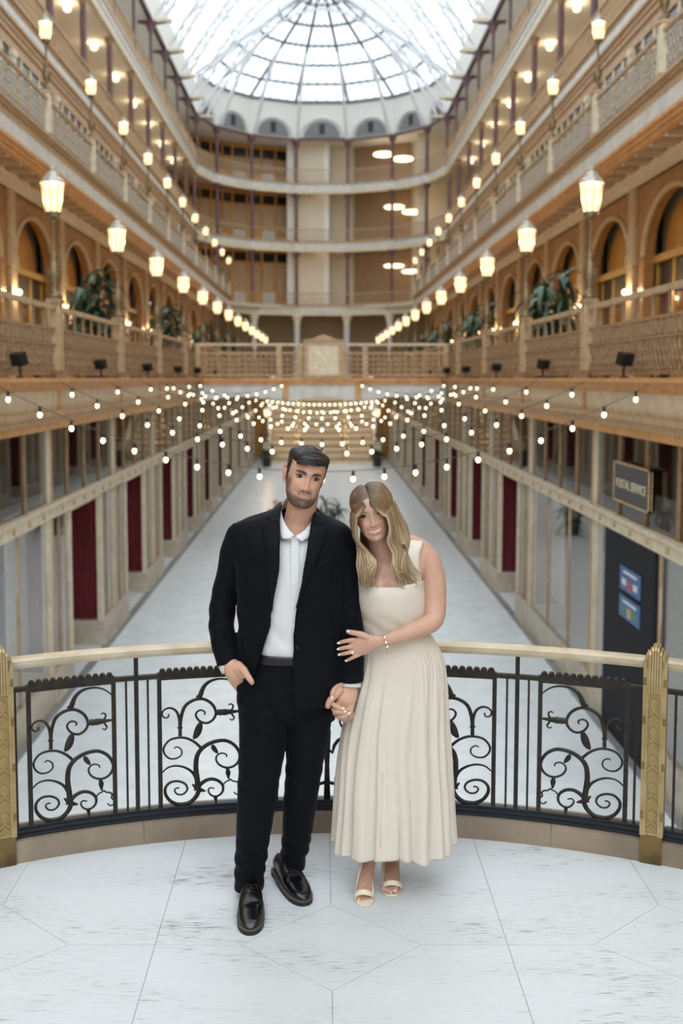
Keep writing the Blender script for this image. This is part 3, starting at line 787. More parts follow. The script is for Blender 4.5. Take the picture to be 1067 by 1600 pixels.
# arched white roof trusses
def truss():
    rr = empty('roof_truss')
    for s in (-1, 1):
        up = [Vector((s*(8.9-8.9*t), 0, EAVE+.1 + (APEX-.5-EAVE)*(1-(1-t)**1.6))) for t in [i/10 for i in range(11)]]
        lo = [Vector((s*(8.4-8.4*t), 0, EAVE-.1 + (APEX-1.9-EAVE)*(1-(1-t)**2.0))) for t in [i/10 for i in range(11)]]
        MB().tube(up, .1, 5).build('rafter', 'white_iron', rr); MB().tube(lo, .09, 5).build('arch_chord', 'white_iron', rr)
        m = MB()
        for i in range(10): m.tube([up[i], lo[i+1]], .045, 4); m.tube([lo[i], up[i+1]], .045, 4)
        m.build('lattice', 'white_iron', rr)
    return rr
replicate(truss(), [((0, G(n), 0), (1,1,1)) for n in range(8, 13)], lambda l: 'white arched lattice truss under the skylight, %s from the glass dome' % NTH[int(round((YE-l[1])/BAY))], 'roof truss', 'roof trusses')
# curved white struts of the dome
def strut(k):
    p0 = Vector((APSE[k][0]*.93, APSE[k][1]-.5, EAVE-.1)); p1 = cpt(k, .45)
    rr = empty('dome_rib', (0,0,0))
    for q, off in enumerate((0, .55)):
        pts = []
        for i in range(9):
            t = i/8; p = p0.lerp(p1, t); p.z += 1.2*sin(pi*t)*(1 if q == 0 else .5) ; p.y -= off*sin(pi*t); pts.append(p)
        MB().tube(pts, .11, 5).build('chord', 'white_iron', rr)
    tag(rr, 'curved white iron rib of the glass dome, %s from the oak fronts side' % NTH[k-1], 'rib', 'dome ribs')
for k in range(1, 7): strut(k)

# ---- bridge across the second gallery
YB = 33.0
br = empty('bridge', (0, YB, T2))
MB().box(-X2, X2, 0, 2.4, -.22, 0).build('deck', 'tan', br)
m = MB().box(-X2, X2, -.1, 0, -.1, .0); m.box(-X2, X2, -.05, 0, -.22, -.1); m.build('edge_moulding', 'orange_trim', br)
for a, b in ((-X2+.1,-1.3),(-1.1,1.1),(1.3,X2-.1)):
    n = 10; pts = [(a, .02, -.22)] + [(a+(b-a)*i/n, .02, -.62-.1*abs(2*i/n-1)**2*2) for i in range(n+1)] + [(b, .02, -.22)]
    MB().extr(pts, (0,.08,0)).build('underside_panel', 'white_beam', br)
for x in (-1.2, 1.2): MB().box(x-.1, x+.1, -.03, .3, -.7, -.2).build('bracket', 'orange_trim', br)
tag(br, 'gallery bridge with a white arched underside crossing the hall', 'bridge')
br2 = empty('bridge_railing', (0, YB+.06, T2))
for a, b in ((-X2+.045, -.56), (.66, X2-.045)): MB().box(a, b, -.06, .06, 1.06, 1.14).build('handrail', 'handrail', br2)
for x in (-X2+.1, -1.42, -.72, .72, 1.42, X2-.1): MB().box(x-.09, x+.09, -.09, .09, 0, 1.08).build('post', 'tan', br2)
for z in (.06, .8):
    for a, b in ((-X2+.045, -.56), (.66, X2-.045)): MB().box(a, b, -.02, .02, z, z+.05).build('lattice_rail', 'tan', br2)
for a, b in ((-X2+.2,-1.5),(-1.33,-.8),(.8,1.33),(1.5,X2-.2)):
    x = a+.1; m = MB()
    while x < b:
        for row in range(4): m.tube([(x+.09*cos(2*pi*i/8), 0, .19+row*.17+.09*sin(2*pi*i/8)) for i in range(8)], .017, 4, closed=True)
        x += .18
    m.build('scrollwork', 'tan', br2)['kind'] = 'stuff'
tag(br2, 'tan scrollwork railing along the near edge of the bridge', 'railing')
ck = empty('crested_panel', (0.05, YB-.06, T2))
MB().box(-.6, .6, -.04, .1, .05, 1.2).build('panel', 'cream', ck)
n = 16; pts = [(-.68,-.08,1.2)] + [(-.68+1.36*i/n, -.08, 1.26+.16*math.exp(-((i/n-.5)/.2)**2)) for i in range(n+1)] + [(.68,-.08,1.2)]
MB().extr(pts, (0,.2,0)).build('crest', 'tan', ck)
m = MB()
for x0,x1,z0,z1 in ((-.64,-.5,.0,1.22),(.5,.64,.0,1.22),(-.5,.5,.0,.1),(-.5,.5,1.1,1.22)): m.box(x0,x1,-.08,.0,z0,z1)
m.build('frame', 'tan', ck)
m = MB()
for i in range(7): m.sphere((-.25+.5*((i*37)%10)/10, -.04, .3+.6*((i*53)%10)/10), .07, 6, 4, (1,.3,1))
m.build('relief', 'plaster', ck)
tag(ck, 'cream crested relief panel in the middle of the bridge railing', 'panel')

# ---- staircase at the far end
YS = 61.0; NS = 24; RISE = (T2-ZG)/NS*.86; RUN = .3
st = empty('staircase', (0, YS, ZG))
for i in range(NS):
    MB().box(-3.2, 3.2, i*RUN, i*RUN+RUN+.02, 0, (i+1)*RISE).build('step', 'pilaster' if i % 2 else 'cream', st)
for s in (-1, 1):
    MB().extr([(s*3.2,-.1,0),(s*3.2,NS*RUN,0),(s*3.2,NS*RUN,NS*RISE+.9),(s*3.2,-.1,.95)], (s*.3,0,0)).build('side_wall', 'cream', st)
    MB().box(min(s*3.1,s*3.6), max(s*3.1,s*3.6), -.5, 0, 0, 1.4).build('newel', 'cream', st)
for x in (-1.3, 1.3): 
    m = MB().tube([(x,0,.95),(x,NS*RUN,NS*RISE+.95)], .05, 6)
    for i in range(0, NS, 4): m.tube([(x,i*RUN+.1,(i+1)*RISE),(x,i*RUN+.1,i*RISE+.95)], .03, 5)
    m.build('handrail', 'tan_d', st)
tag(st, 'wide cream staircase at the far end of the hall', 'staircase')
struct(MB().box(-9, -3.55, 66.5, 66.7, ZG, T2-.3).build('passage_wall', 'oak')); struct(MB().box(3.55, 9, 66.5, 66.7, ZG, T2-.3).build('passage_wall', 'oak'))  # orange tone stands in for warm light in the side passages
# fairy light strands wound on the stairs
for x in (-1.55, -1.3, 1.3, 1.55):
    r = empty('fairy_light_garland', (x, YS, ZG))
    MB().tube([(0,0,.98),(0,NS*RUN,NS*RISE+.98)], .012, 4).build('wire', 'black', r)
    b = MB().sphere((0,0,0), .042, 6, 4).build('bulb', 'curtain_light', r); b.location = (0,.1,1.02)
    for k in range(1, 24): linkcopy(b, r, (.1*sin(k*2.3), .1+k*.29, 1.02+k*.29*RISE/RUN-.25*abs(sin(k*1.7))))
    tag(r, 'garland of fairy lights along the stair handrail, %s strand, %s' % ('outer' if abs(x) > 1.4 else 'inner', 'poster door side' if x > 0 else 'opposite the poster door'), 'garland', 'stair garlands')
# planters by the stairs
def dracaena(nleaf, h, spread, llen, seed, name, pot=True, ml='leaf'):
    rnd = random.Random(seed); r = empty(name)
    if pot: MB().lathe([(.2,0),(.27,.42),(.28,.5),(.25,.5),(.22,.44)], n=12).build('planter', 'pot', r)
    m = MB()
    heads = []
    for i in range(5):
        a = i*1.256+.3; hh = h*(.5+.5*rnd.random()); top = Vector((.22*spread*cos(a), .22*spread*sin(a), hh)); heads.append(top)
        m.tube([(0.05*cos(a),.05*sin(a),.4 if pot else 0), tuple(top*.6+Vector((0,0,.1))), top], [.03,.025,.02], 5)
    m.build('stems', 'stem', r)
    lm = []
    for q in range(3):
        m = MB().grid([[(-w_,0,0),(0,0,-w_*.4),(w_,0,0)] for w_ in (.02,)] + [], False)
        rows = []
        for i in range(6):
            t = i/5; wd = .05*sin(pi*min(1, .15+.85*t))*(1 if t < .99 else .1)+.004; x = llen*t*(1-.15*q*t); z = llen*(.75-.3*q)*t - llen*(.95)*t*t
            rows.append([(x,-wd,z),(x,0,z-.012),(x,wd,z)])
        me = MB().grid(rows); lm.append(me)
    first = {}
    for i in range(nleaf):
        hd = heads[i % 5]; q = i % 3
        if q not in first:
            first[q] = lm[q].build('leaf', ml, r, smooth=True, fix=False); o = first[q]
        else: o = linkcopy(first[q], r)
        o.location = hd + Vector((0,0,-rnd.random()*.42*h if pot and h > 2 else -rnd.random()*.17*h)); o.rotation_euler = ((rnd.random()-.5)*.5, (rnd.random()-.6)*.9, rnd.random()*6.28)
        s_ = .75+rnd.random()*.5; o.scale = (s_, s_, s_)
    return r
pl1 = dracaena(150, 2.45, 1.3, .62, 3, 'dracaena_plant')
replicate(pl1, [((s*5.95, y*1.15, T2), (1.32,1.32,1.32)) for y in (22.9, 33.4, 43.8, 54.0) for s in (-1, 1)], LAB('tall potted dracaena'), 'plant', 'gallery dracaenas')
p2 = dracaena(45, 1.0, 1.0, .5, 5, 'potted_shrub')
replicate(p2, [((s*3.3, 59.4, ZG), (1.05,1.05,1.05)) for s in (-1, 1)], lambda l: 'potted shrub at the foot of the stairs, '+('poster door side' if l[0] > 0 else 'opposite the poster door'), 'plant', 'stair planters')
p3 = dracaena(50, 1.25, 1.4, .62, 9, 'potted_palm'); p3.location = (.27, 33.5, ZG); tag(p3, 'potted palm standing alone in the middle of the hall floor', 'plant')

# ---- string lights swagged across the hall
def strand(xa, xb, y, za, sag, nb, label, grp, yb=None, seed=0):
    r = empty('string_lights'); yb = y if yb is None else yb
    f = lambda t: Vector((xa+(xb-xa)*t, y+(yb-y)*t, za - sag*(1-(2*t-1)**2)))
    MB().tube([f(i/24) for i in range(25)], .005, 4).build('cable', 'cable', r)
    global BULB, SOCK
    for k in range(nb):
        p = f((k+.5)/nb)
        if BULB is None:
            BULB = MB().sphere((0,0,0), .028, 8, 6, (1,1,1.25)).build('bulb', 'bulb', r, smooth=True); SOCK = MB().lathe([(.018,.03),(.018,.1)], n=6).build('socket', 'black', BULB)
            BULB.location = p - Vector((0,0,.1))
        else:
            b = linkcopy(BULB, r, p-Vector((0,0,.1))); c = linkcopy(SOCK, b)
    tag(r, label, 'string lights', grp)
BULB = SOCK = None
xs = X2-.2
ORD = ['first', 'second', 'third', 'fourth', 'fifth', 'sixth', 'seventh']
for k, (y, sg) in enumerate(((12.1, 1.08), (15.2, 1.0), (18.6, 1.08), (22.2, 1.0), (25.6, 1.1), (28.6, 1.0), (31.2, .9))):
    strand(-xs, xs, y, T2-.06, sg, 21, 'bulb string sagging across the hall between the ledges, %s from the couple' % NTH[k], 'bulb strings across the hall')
strand(-1.9, 1.9, 32.992, T2-.66, .12, 22, 'short bulb string hung flat along the underside of the bridge', 'bulb strings under the bridge')
strand(-2.3, 2.2, 32.992, T2-.6, .45, 20, 'bulb string looped below the bridge underside', 'bulb strings under the bridge')
strand(-4.17, 4.17, 30.2, T2-.3, 1.0, 24, 'string of bulbs sagging in front of the bridge', 'bulb strings near the bridge')
for s in (-1, 1):
    strand(s*3.9, s*1.2, 24.0, T2-.1, .35, 12, 'bulb string running from the gallery ledge to the bridge, '+('poster door side' if s > 0 else 'opposite the poster door'), 'bulb strings to the bridge', yb=32.9)
# lanterns standing on the stair newels
replicate(lantern(120), [((s*3.35, YS-.25, ZG+1.38), (1.15,1.15,1.15)) for s in (-1,1)], lambda l: 'lantern standing on the stair newel, '+('poster door side' if l[0] > 0 else 'opposite the poster door')+' of the hall', 'lamp post', 'stair lanterns')

# ---- a passer-by on the hall floor
def passer():
    r = empty('person', (-1.36, 29.2, ZG)); b = MB()
    def T(pts, n=12): b.tube(smooth_poly([p[:3] for p in pts], 3), [crv([(i, q[3]) for i, q in enumerate(pts)], k/3) for k in range((len(pts)-1)*3+1)], n)
    T([(0,0,.98,.14),(0,.0,1.15,.135),(0,.01,1.35,.16),(0,.01,1.45,.12),(0,0,1.52,.055)]); T([(0,0,1.5,.055),(0,-.01,1.58,.06),(0,-.015,1.66,.095),(0,-.01,1.72,.07)])
    for s_ in (-1, 1):
        T([(s_*.09,0,1.0,.1),(s_*.1,-.03*s_,.55,.075),(s_*.1,.02+.06*s_,.08,.05)]); T([(s_*.1,.03+.06*s_,.05,.045),(s_*.11,-.06+.06*s_,.04,.05),(s_*.11,-.13+.06*s_,.035,.035)])
        T([(s_*.16,.01,1.42,.065),(s_*.24,.02,1.15,.05),(s_*.26,-.06,.88,.038),(s_*.26,-.08,.80,.04)])
    def tone(v):
        if v.z > 1.60 and v.y > -.05: return (.10,.055,.03)
        if v.z > 1.49: return (.62,.38,.29)
        if v.z < .07: return (.02,.02,.02)
        if abs(v.x) > .2 and v.z < .9: return (.6,.37,.28)
        return (.025,.03,.04) if v.z < .95 else (.05,.05,.06)
    return r, b, tone
# ================================================================== the landing under the couple
RC = Vector((.06, 1.055, 0)); RF = 3.4
def AR(deg, r, z):
    a = radians(deg); return Vector((RC.x + r*sin(a), RC.y + r*cos(a), z))
# base bed (joints) and stone slabs
bed = [AR(a, RF+.02, -.3) for a in range(-90, 91, 3)] 
m = MB(); m.extr([(p.x, p.y, -.3) for p in bed], (0, 0, .296))
m.box(-3.4, 3.5, -2.6, 1.06, -.3, -.004)
landing = struct(m.build('floor', 'joint'))
def clip(poly, nx, ny, c):
    """keep nx*x+ny*y <= c"""
    out = []
    for i in range(len(poly)):
        p, q = poly[i], poly[(i+1) % len(poly)]
        dp, dq = nx*p[0]+ny*p[1]-c, nx*q[0]+ny*q[1]-c
        if dp <= 0: out.append(p)
        if dp*dq < 0: t = dp/(dp-dq); out.append((p[0]+(q[0]-p[0])*t, p[1]+(q[1]-p[1])*t))
    return out
def slab(poly):
    for a in range(-90, 91, 4):
        nx, ny = sin(radians(a)), cos(radians(a)); poly = clip(poly, nx, ny, RF+.01 + nx*RC.x+ny*RC.y)
        if len(poly) < 3: return
    # shrink for the joint
    cx = sum(p[0] for p in poly)/len(poly); cy = sum(p[1] for p in poly)/len(poly); q = list(poly)
    for i in range(len(poly)):
        a, b = poly[i], poly[(i+1) % len(poly)]; dx, dy = b[0]-a[0], b[1]-a[1]; L = sqrt(dx*dx+dy*dy)
        if L < 1e-6: continue
        nx, ny = dy/L, -dx/L; c = nx*a[0]+ny*a[1]
        if nx*cx+ny*cy > c: nx, ny, c = -nx, -ny, -c
        q = clip(q, nx, ny, c-.0009)
        if len(q) < 3: return
    MB().extr([(x, y, -.03) for x, y in q], (0, 0, .03)).build('slab', 'travertine', landing)
DX0, DY0, DW, DH = .035, 3.545, .335, .28
for row in range(-2, 1):
    yc = DY0 + 1.35*row
    for k in range(-3, 4):
        xc = DX0 + 1.31*k
        slab([(xc, yc-DH), (xc+DW, yc), (xc, yc+DH), (xc-DW, yc)])
for row in range(-2, 1):
    y0 = DY0 + 1.35*row
    for k in range(-6, 6):
        x0 = DX0 + .655*k; x1 = x0+.655
        poly = [(x0, y0), (x1, y0), (x1, y0+1.35), (x0, y0+1.35)]
        for yy in (y0, y0+1.35):
            for kk in (k, k+1):
                if kk % 2 == 0:
                    xc = DX0+.655*kk
                    sx = 1 if kk == k else -1; sy = 1 if yy == y0 else -1
                    # remove the corner inside the diamond: keep sx*(x-xc)/DW + sy*(y-yy)/DH >= 1
                    nx, ny = -sx/DW, -sy/DH; poly = clip(poly, nx, ny, -1 + nx*xc + ny*yy)
        if len(poly) >= 3: slab(poly)

# ---- stone kerb
kerb = struct(empty('kerb'))
def arc_block(name, mt, parent, a0, a1, r0, r1, z0, z1, step=1.0, prof=None):
    n = max(2, int(abs(a1-a0)/step)+1); rings = []
    for i in range(n+1):
        a = a0+(a1-a0)*i/n
        pr = prof or [(r0,z0),(r1,z0),(r1,z1),(r0,z1)]
        rings.append([AR(a, r, z) for r, z in pr])
    return MB().loft(rings).build(name, mt, parent)
SPANS = [(-40, -25.45), (-24.05, 22.98), (24.38, 40)]          # between the newel posts
ke = [-40, -32, -25.45, None, -24.05, -14.7, -4.6, 3.0, 9.3, 16.5, 22.98, None, 24.38, 32, 40]
for a, b in zip(ke[:-1], ke[1:]):
    if a is not None and b is not None: arc_block('kerb_stone', 'brownstone', kerb, a+.02, b-.02, RF, RF+.19, -.3, .098)
for a, b in SPANS: arc_block('kerb_edge', 'brownstone', kerb, a, b, RF+.004, RF+.18, -.32, .09)

RR = 3.46
rail = empty('balcony_railing')
tag(rail, 'curved black iron scroll railing with a cream handrail behind the couple', 'railing')
for a, b in SPANS: arc_block('bottom_track', 'irontrack', rail, a, b, 0, 0, 0, 0, prof=[(RR-.035,.095),(RR+.035,.095),(RR+.035,.118),(RR+.018,.118),(RR+.018,.14),(RR-.012,.14),(RR-.012,.128),(RR-.022,.128),(RR-.022,.112),(RR-.035,.112)])
for a, b in SPANS: arc_block('top_rail', 'iron', rail, a, b, RR-.012, RR+.012, .742, .762)
# moulded handrail
for a, b in SPANS: arc_block('handrail', 'handrail', rail, a, b, 0, 0, 0, 0, prof=[(RR-.03,.852),(RR+.03,.852),(RR+.036,.866),(RR+.036,.884),(RR+.026,.893),(RR-.026,.893),(RR-.036,.884),(RR-.036,.866)])
def vbar(a, w, z0, z1, name='baluster', d=None):
    d = d or w; p = AR(a, RR, 0); o = MB().box(-w/2, w/2, -d/2, d/2, z0, z1).build(name, 'iron', rail); o.location = (p.x, p.y, 0); o.rotation_euler.z = -radians(a)
    return o
GP = [-34.4, -15.05, -5.3, 4.15, 13.8, 32.9]
for g in GP:
    vbar(g, .019, .13, .86, 'upright'); vbar(g-.75, .0095, .13, .745); vbar(g+.85, .0095, .13, .745)
PANELS = [(-32.5,-26.3,1), (-22.8,-16.72,1), (-13.35,-7.2,1), (-3.55,2.35,0), (5.6,12.12,-1), (15.5,21.72,-1), (25.9,31.4,-1)]
for a in (-23.75, -25.4, 22.35, 25.05): vbar(a, .0105, .13, .745)
# scroll strokes traced in panel pixels (panel 360 wide, 592 high)
def U(x, y):
    yb = 830-45*(x-118)/360; return ((x-118)/360.0, (yb-y)/592.0)
ST = [  # (points, width start, mid, end)
 ([(470,258),(440,237),(400,229),(350,240),(315,270),(294,322)], 6, 10, 24),
 ([(207,500),(207,455),(203,418),(190,388),(165,376),(140,385),(129,404),(138,421),(155,418),(158,403)], 17, 9, 7),
 ([(207,460),(212,415),(230,365),(268,335),(310,327),(348,346),(366,382),(355,415),(325,435),(293,427),(277,402),(287,383),(304,378),(318,387),(313,398)], 17, 12, 7),
 ([(366,384),(385,382),(408,379),(436,375),(468,370)], 24, 30, 9), ([(380,368),(386,382),(384,397)], 6, 18, 6),
 ([(428,374),(440,390),(447,402),(438,413),(427,408)], 10, 8, 5),
 ([(428,374),(440,360),(442,346),(431,340),(422,347)], 10, 8, 5),
 ([(302,552),(270,524),(235,509),(200,508),(160,522),(135,556),(138,585),(160,604),(190,602),(212,584),(211,561),(192,550),(180,558)], 13, 9, 6),
 ([(285,742),(280,690),(275,640),(280,590),(300,555),(335,528),(375,512),(415,510),(452,531),(471,568),(464,601),(440,625),(408,632),(378,620),(365,597),(372,577),(392,567),(411,573),(412,584)], 26, 13, 6),
 ([(285,718),(265,670),(235,646),(195,636),(155,644),(128,668)], 16, 10, 7),
 ([(290,735),(275,772),(245,801),(205,812),(165,800),(141,770),(140,738),(163,712),(198,706),(228,718),(236,742),(217,764),(192,765),(180,750),(188,738),(201,737)], 22, 11, 7),
 ([(283,730),(305,706),(335,690),(368,692),(393,713),(392,745),(366,767),(341,762),(329,742),(339,729),(356,732)], 20, 11, 6),
 ([(415,632),(418,655),(420,684)], 10, 24, 6),
 ([(396,712),(408,697),(422,690),(428,684),(440,692),(455,693),(465,702),(462,716),(472,728),(470,744),(456,752),(444,742)], 7, 8, 6),
 ([(360,764),(362,778),(364,796)], 20, 16, 5),
 ([(318,745),(285,738),(258,716)], 5, 26, 5), ([(300,716),(283,722),(266,746)], 5, 22, 5),
 ([(278,318),(294,314),(312,300)], 5, 20, 5), ([(195,462),(207,466),(219,461)], 5, 14, 5), ([(280,528),(296,548),(290,556)], 5, 12, 5),
]
LEAVES = [([(300,428),(292,455),(280,488),(264,511)], 34), ([(348,531),(356,548),(374,570)], 22)]
def smooth_poly(pts, k=5):
    out = []; n = len(pts)
    for i in range(n-1):
        p0 = pts[max(i-1,0)]; p1 = pts[i]; p2 = pts[i+1]; p3 = pts[min(i+2,n-1)]
        for j in range(k):
            t = j/k
            out.append(tuple(.5*((2*b)+(-a+c)*t+(2*a-5*b+4*c-d)*t*t+(-a+3*b-3*c+d)*t**3) for a,b,c,d in zip(p0,p1,p2,p3)))
    out.append(pts[-1]); return out
def wid(t, a, b, c): return a+(b-a)*t*2 if t < .5 else b+(c-b)*(t-.5)*2
ZB, ZT = .135, .75
def scroll_panel(a0, a1, sgn):
    ps = empty('x'); bpy.data.objects.remove(ps)
    pn = []
    span = (a1-a0); k = radians(span)*RR/360.0           # metres per traced pixel
    for a in (a0, a1): vbar(a, .0195, .13, .75, 'panel_bar', .016)
    # scalloped crest
    cr = MB(); n = 12
    arc = []
    for i in range(n):
        c = a0+(a1-a0)*(i+.5)/n
        q = [(c-span/n*.5, .762)]+[(c-span/n*.47*cos(pi*j/8), .768+.017*sin(pi*j/8)) for j in range(9)]+[(c+span/n*.5, .762)]
        cr.loft([[AR(a, RR-.012, z) for a, z in q], [AR(a, RR+.012, z) for a, z in q]])
    cr.box(0,0,0,0,0,0) if False else None
    o = cr.build('scalloped_crest', 'iron', rail); o['kind'] = 'stuff'
    arc_block('crest_bar', 'iron', rail, a0-.15, a1+.15, RR-.013, RR+.013, .735, .766)
    def mp(p, mir):
        u, v = U(*p)
        if mir < 0: u = 1-u
        return AR(a0+span*u, RR, ZB+(ZT-ZB)*v)
    if sgn:
        for pts, wa, wb, wc in ST:
            q = smooth_poly(pts); nq = len(q)
            w3 = [mp(p, sgn) for p in q]
            am = radians((a0+a1)/2); nrm = (sin(am), cos(am), 0)
            MB().tube(w3, [wid(i/(nq-1), wa, wb, wc)*k*.5 for i in range(nq)], 8, flat=(nrm, .9 if max(wa,wb,wc) < 12 else .55)).build('scroll', 'iron', rail, smooth=True)
        for pts, wd in LEAVES:
            q = smooth_poly(pts); nq = len(q); w3 = [mp(p, sgn) for p in q]
            MB().tube(w3, [max(wd*k*.5*sin(pi*i/(nq-1))**.7, .001) for i in range(nq)], 8, flat=(nrm, .35)).build('iron_leaf', 'iron', rail, smooth=True)
    else:
        am = (a0+a1)/2; nrm = (sin(radians(am)), cos(radians(am)), 0)
        def L(x, z): return AR(am+x*span, RR, z)
        MB().tube([L(0,.13),(L(0,.3)),(L(0,.46)),(L(0,.5)),L(0,.56)], [.016,.011,.018,.008,.003], 8, flat=(nrm,.7)).build('stem', 'iron', rail, smooth=True)
        MB().tube([L(-.03,.24),L(0,.245),L(.03,.24)], [.004,.013,.004], 8).build('collar', 'iron', rail, smooth=True)
        MB().tube([L(-.03,.40),L(0,.405),L(.03,.40)], [.004,.012,.004], 8).build('collar', 'iron', rail, smooth=True)
        for s in (-1, 1):
            for cz, cr_, z0, tw in ((.21,.17,.22,1), (.36,.2,.38,1), (.52,.19,.5,1)):
                pts = [L(0, z0)]+[L(s*(.27-cr_*cos(t)*(1-t/14)), cz+cr_*.42*sin(t)*(1-t/14)) for t in [j*.4 for j in range(18)]]
                MB().tube(pts, [.009-.0045*i/18 for i in range(len(pts))], 8).build('scroll', 'iron', rail, smooth=True)
            pts = [L(0,.53), L(s*.08,.6), L(s*.2,.68), L(s*.42,.73)]
            MB().tube([Vector(p) for p in smooth_poly([tuple(p) for p in pts])], .006, 8).build('scroll', 'iron', rail, smooth=True)
for a0, a1, sg in PANELS: scroll_panel(a0, a1, sg)

# ---- gilded art-deco newel posts
def gold_post(a, lab):
    p = AR(a, RR-.02, 0); r = empty('newel_post', (p.x, p.y, 0), -radians(a))
    W = .044
    m = MB(); m.box(-W, W, -.05, .05, -.005, .125); m.build('base', 'oldgold_d', r)
    m = MB(); m.box(-W+.004, W-.004, -.044, .05, .125, .915); m.build('shaft', 'oldgold', r)
    for s in (-1, 1):
        MB().box(min(s*.024, s*W), max(s*.024, s*W), -.05, -.04, .125, .9).build('corner_fillet', 'oldgold', r)
        MB().box(min(s*.036, s*(W+.004)), max(s*.036, s*(W+.004)), -.053, .04, .125, .895).build('corner_fillet', 'oldgold', r)
        for zc in (.2, .42, .62, .79):
            for j in range(4): MB().box(s*.041-.006, s*.041+.006, -.055, -.045, zc+j*.009, zc+.005+j*.009).build('bead', 'oldgold_d', r)
    # fluted stepped cap
    for j, x in enumerate((-.0215, -.0105, 0, .0105, .0215)):
        zt = (.935, .952, .956, .952, .935)[j]
        m = MB().extr([(x-.0042, -.056, .755), (x-.0042, -.056, zt-.012), (x-.0042, -.046, zt), (x-.0042, .04, zt), (x-.0042, .046, zt-.012), (x-.0042, .046, .755)], (.0084, 0, 0))
        m.build('flute', 'oldgold', r)
    for s in (-1, 1):
        m = MB().box(s*.033-.006, s*.033+.006, -.05, .044, .86, .92); m.build('cap_step', 'oldgold', r)
    # chevron and hexagon relief
    hexa = None; ch = None; gb = None
    z = .735; i = 0
    while z > .17:
        if hexa is None:
            hexa = MB().extr([(-.016,-.05,-.012),(-.016,-.05,.012),(0,-.05,.028),(.016,-.05,.012),(.016,-.05,-.012),(0,-.05,-.026)], (0,.012,0)).build('hexagon', 'oldgold', r); hexa.location.z = z-.03
            ch = MB().extr([(-.022,-.049,-.012),(0,-.049,.01),(.022,-.049,-.012),(.022,-.049,.002),(0,-.049,.024),(-.022,-.049,.002)], (0,.01,0)).build('chevron', 'oldgold', r); ch.location.z = z-.095
            gb = MB().box(-.02,.02,-.047,-.04,-.003,.003).build('relief_bar', 'goldline', r); gb.location.z = z-.062
            gv = MB().bar((-.021,-.046,-.02),(-.006,-.046,.006),.004,.004).build('relief_bar', 'goldline', r); gv.location.z = z-.062
            gw = MB().bar((.021,-.046,-.02),(.006,-.046,.006),.004,.004).build('relief_bar', 'goldline', r); gw.location.z = z-.062
        else:
            linkcopy(hexa, r, (0,0,z-.03)); linkcopy(ch, r, (0,0,z-.095)); linkcopy(gb, r, (0,0,z-.062)); linkcopy(gv, r, (0,0,z-.062)); linkcopy(gw, r, (0,0,z-.062))
        linkcopy(ch, r, (0,0,z-.072)) if i % 1 == 0 else None
        z -= .122; i += 1
    MB().box(-.0235,.0235,-.0445,-.0435,.135,.755).build('relief_ground', 'goldline', r)
    tag(r, lab, 'post')
gold_post(23.68, 'gilded art deco newel post with a smudged base, beside the dark shop door')
gold_post(-24.75, 'gilded art deco newel post at the railing end on the man\'s side')
# ================================================================== PEOPLE: helpers
def crv(keys, t):
    """piecewise-linear/smooth lookup in [(t, v), ...]"""
    if t <= keys[0][0]: return keys[0][1]
    for (a, va), (b, vb) in zip(keys[:-1], keys[1:]):
        if t <= b:
            u = (t-a)/(b-a); u = u*u*(3-2*u)*.5+u*.5
            if hasattr(va, '__len__'): return tuple(p+(q-p)*u for p, q in zip(va, vb))
            return va+(vb-va)*u
    return keys[-1][1]
def catm(keys, t):
    n = len(keys)
    if t <= keys[0][0]: return keys[0][1:]
    if t >= keys[-1][0]: return keys[-1][1:]
    for i in range(n-1):
        if keys[i][0] <= t <= keys[i+1][0]:
            p1, p2 = keys[i], keys[i+1]; p0 = keys[max(i-1, 0)]; p3 = keys[min(i+2, n-1)]
            h = p2[0]-p1[0]; u = (t-p1[0])/h; out = []
            for a, b, c, d in zip(p0[1:], p1[1:], p2[1:], p3[1:]):
                m1 = (c-a)/max(p2[0]-p0[0], 1e-6)*h; m2 = (d-b)/max(p3[0]-p1[0], 1e-6)*h
                out.append((2*u**3-3*u*u+1)*b+(u**3-2*u*u+u)*m1+(-2*u**3+3*u*u)*c+(u**3-u*u)*m2)
            return out
KPX = 1/FPX
def gs(d, s): return math.exp(-(d/s)**2)
def sstep(a, b, x):
    t = max(0.0, min(1.0, (x-a)/(b-a))); return t*t*(3-2*t)
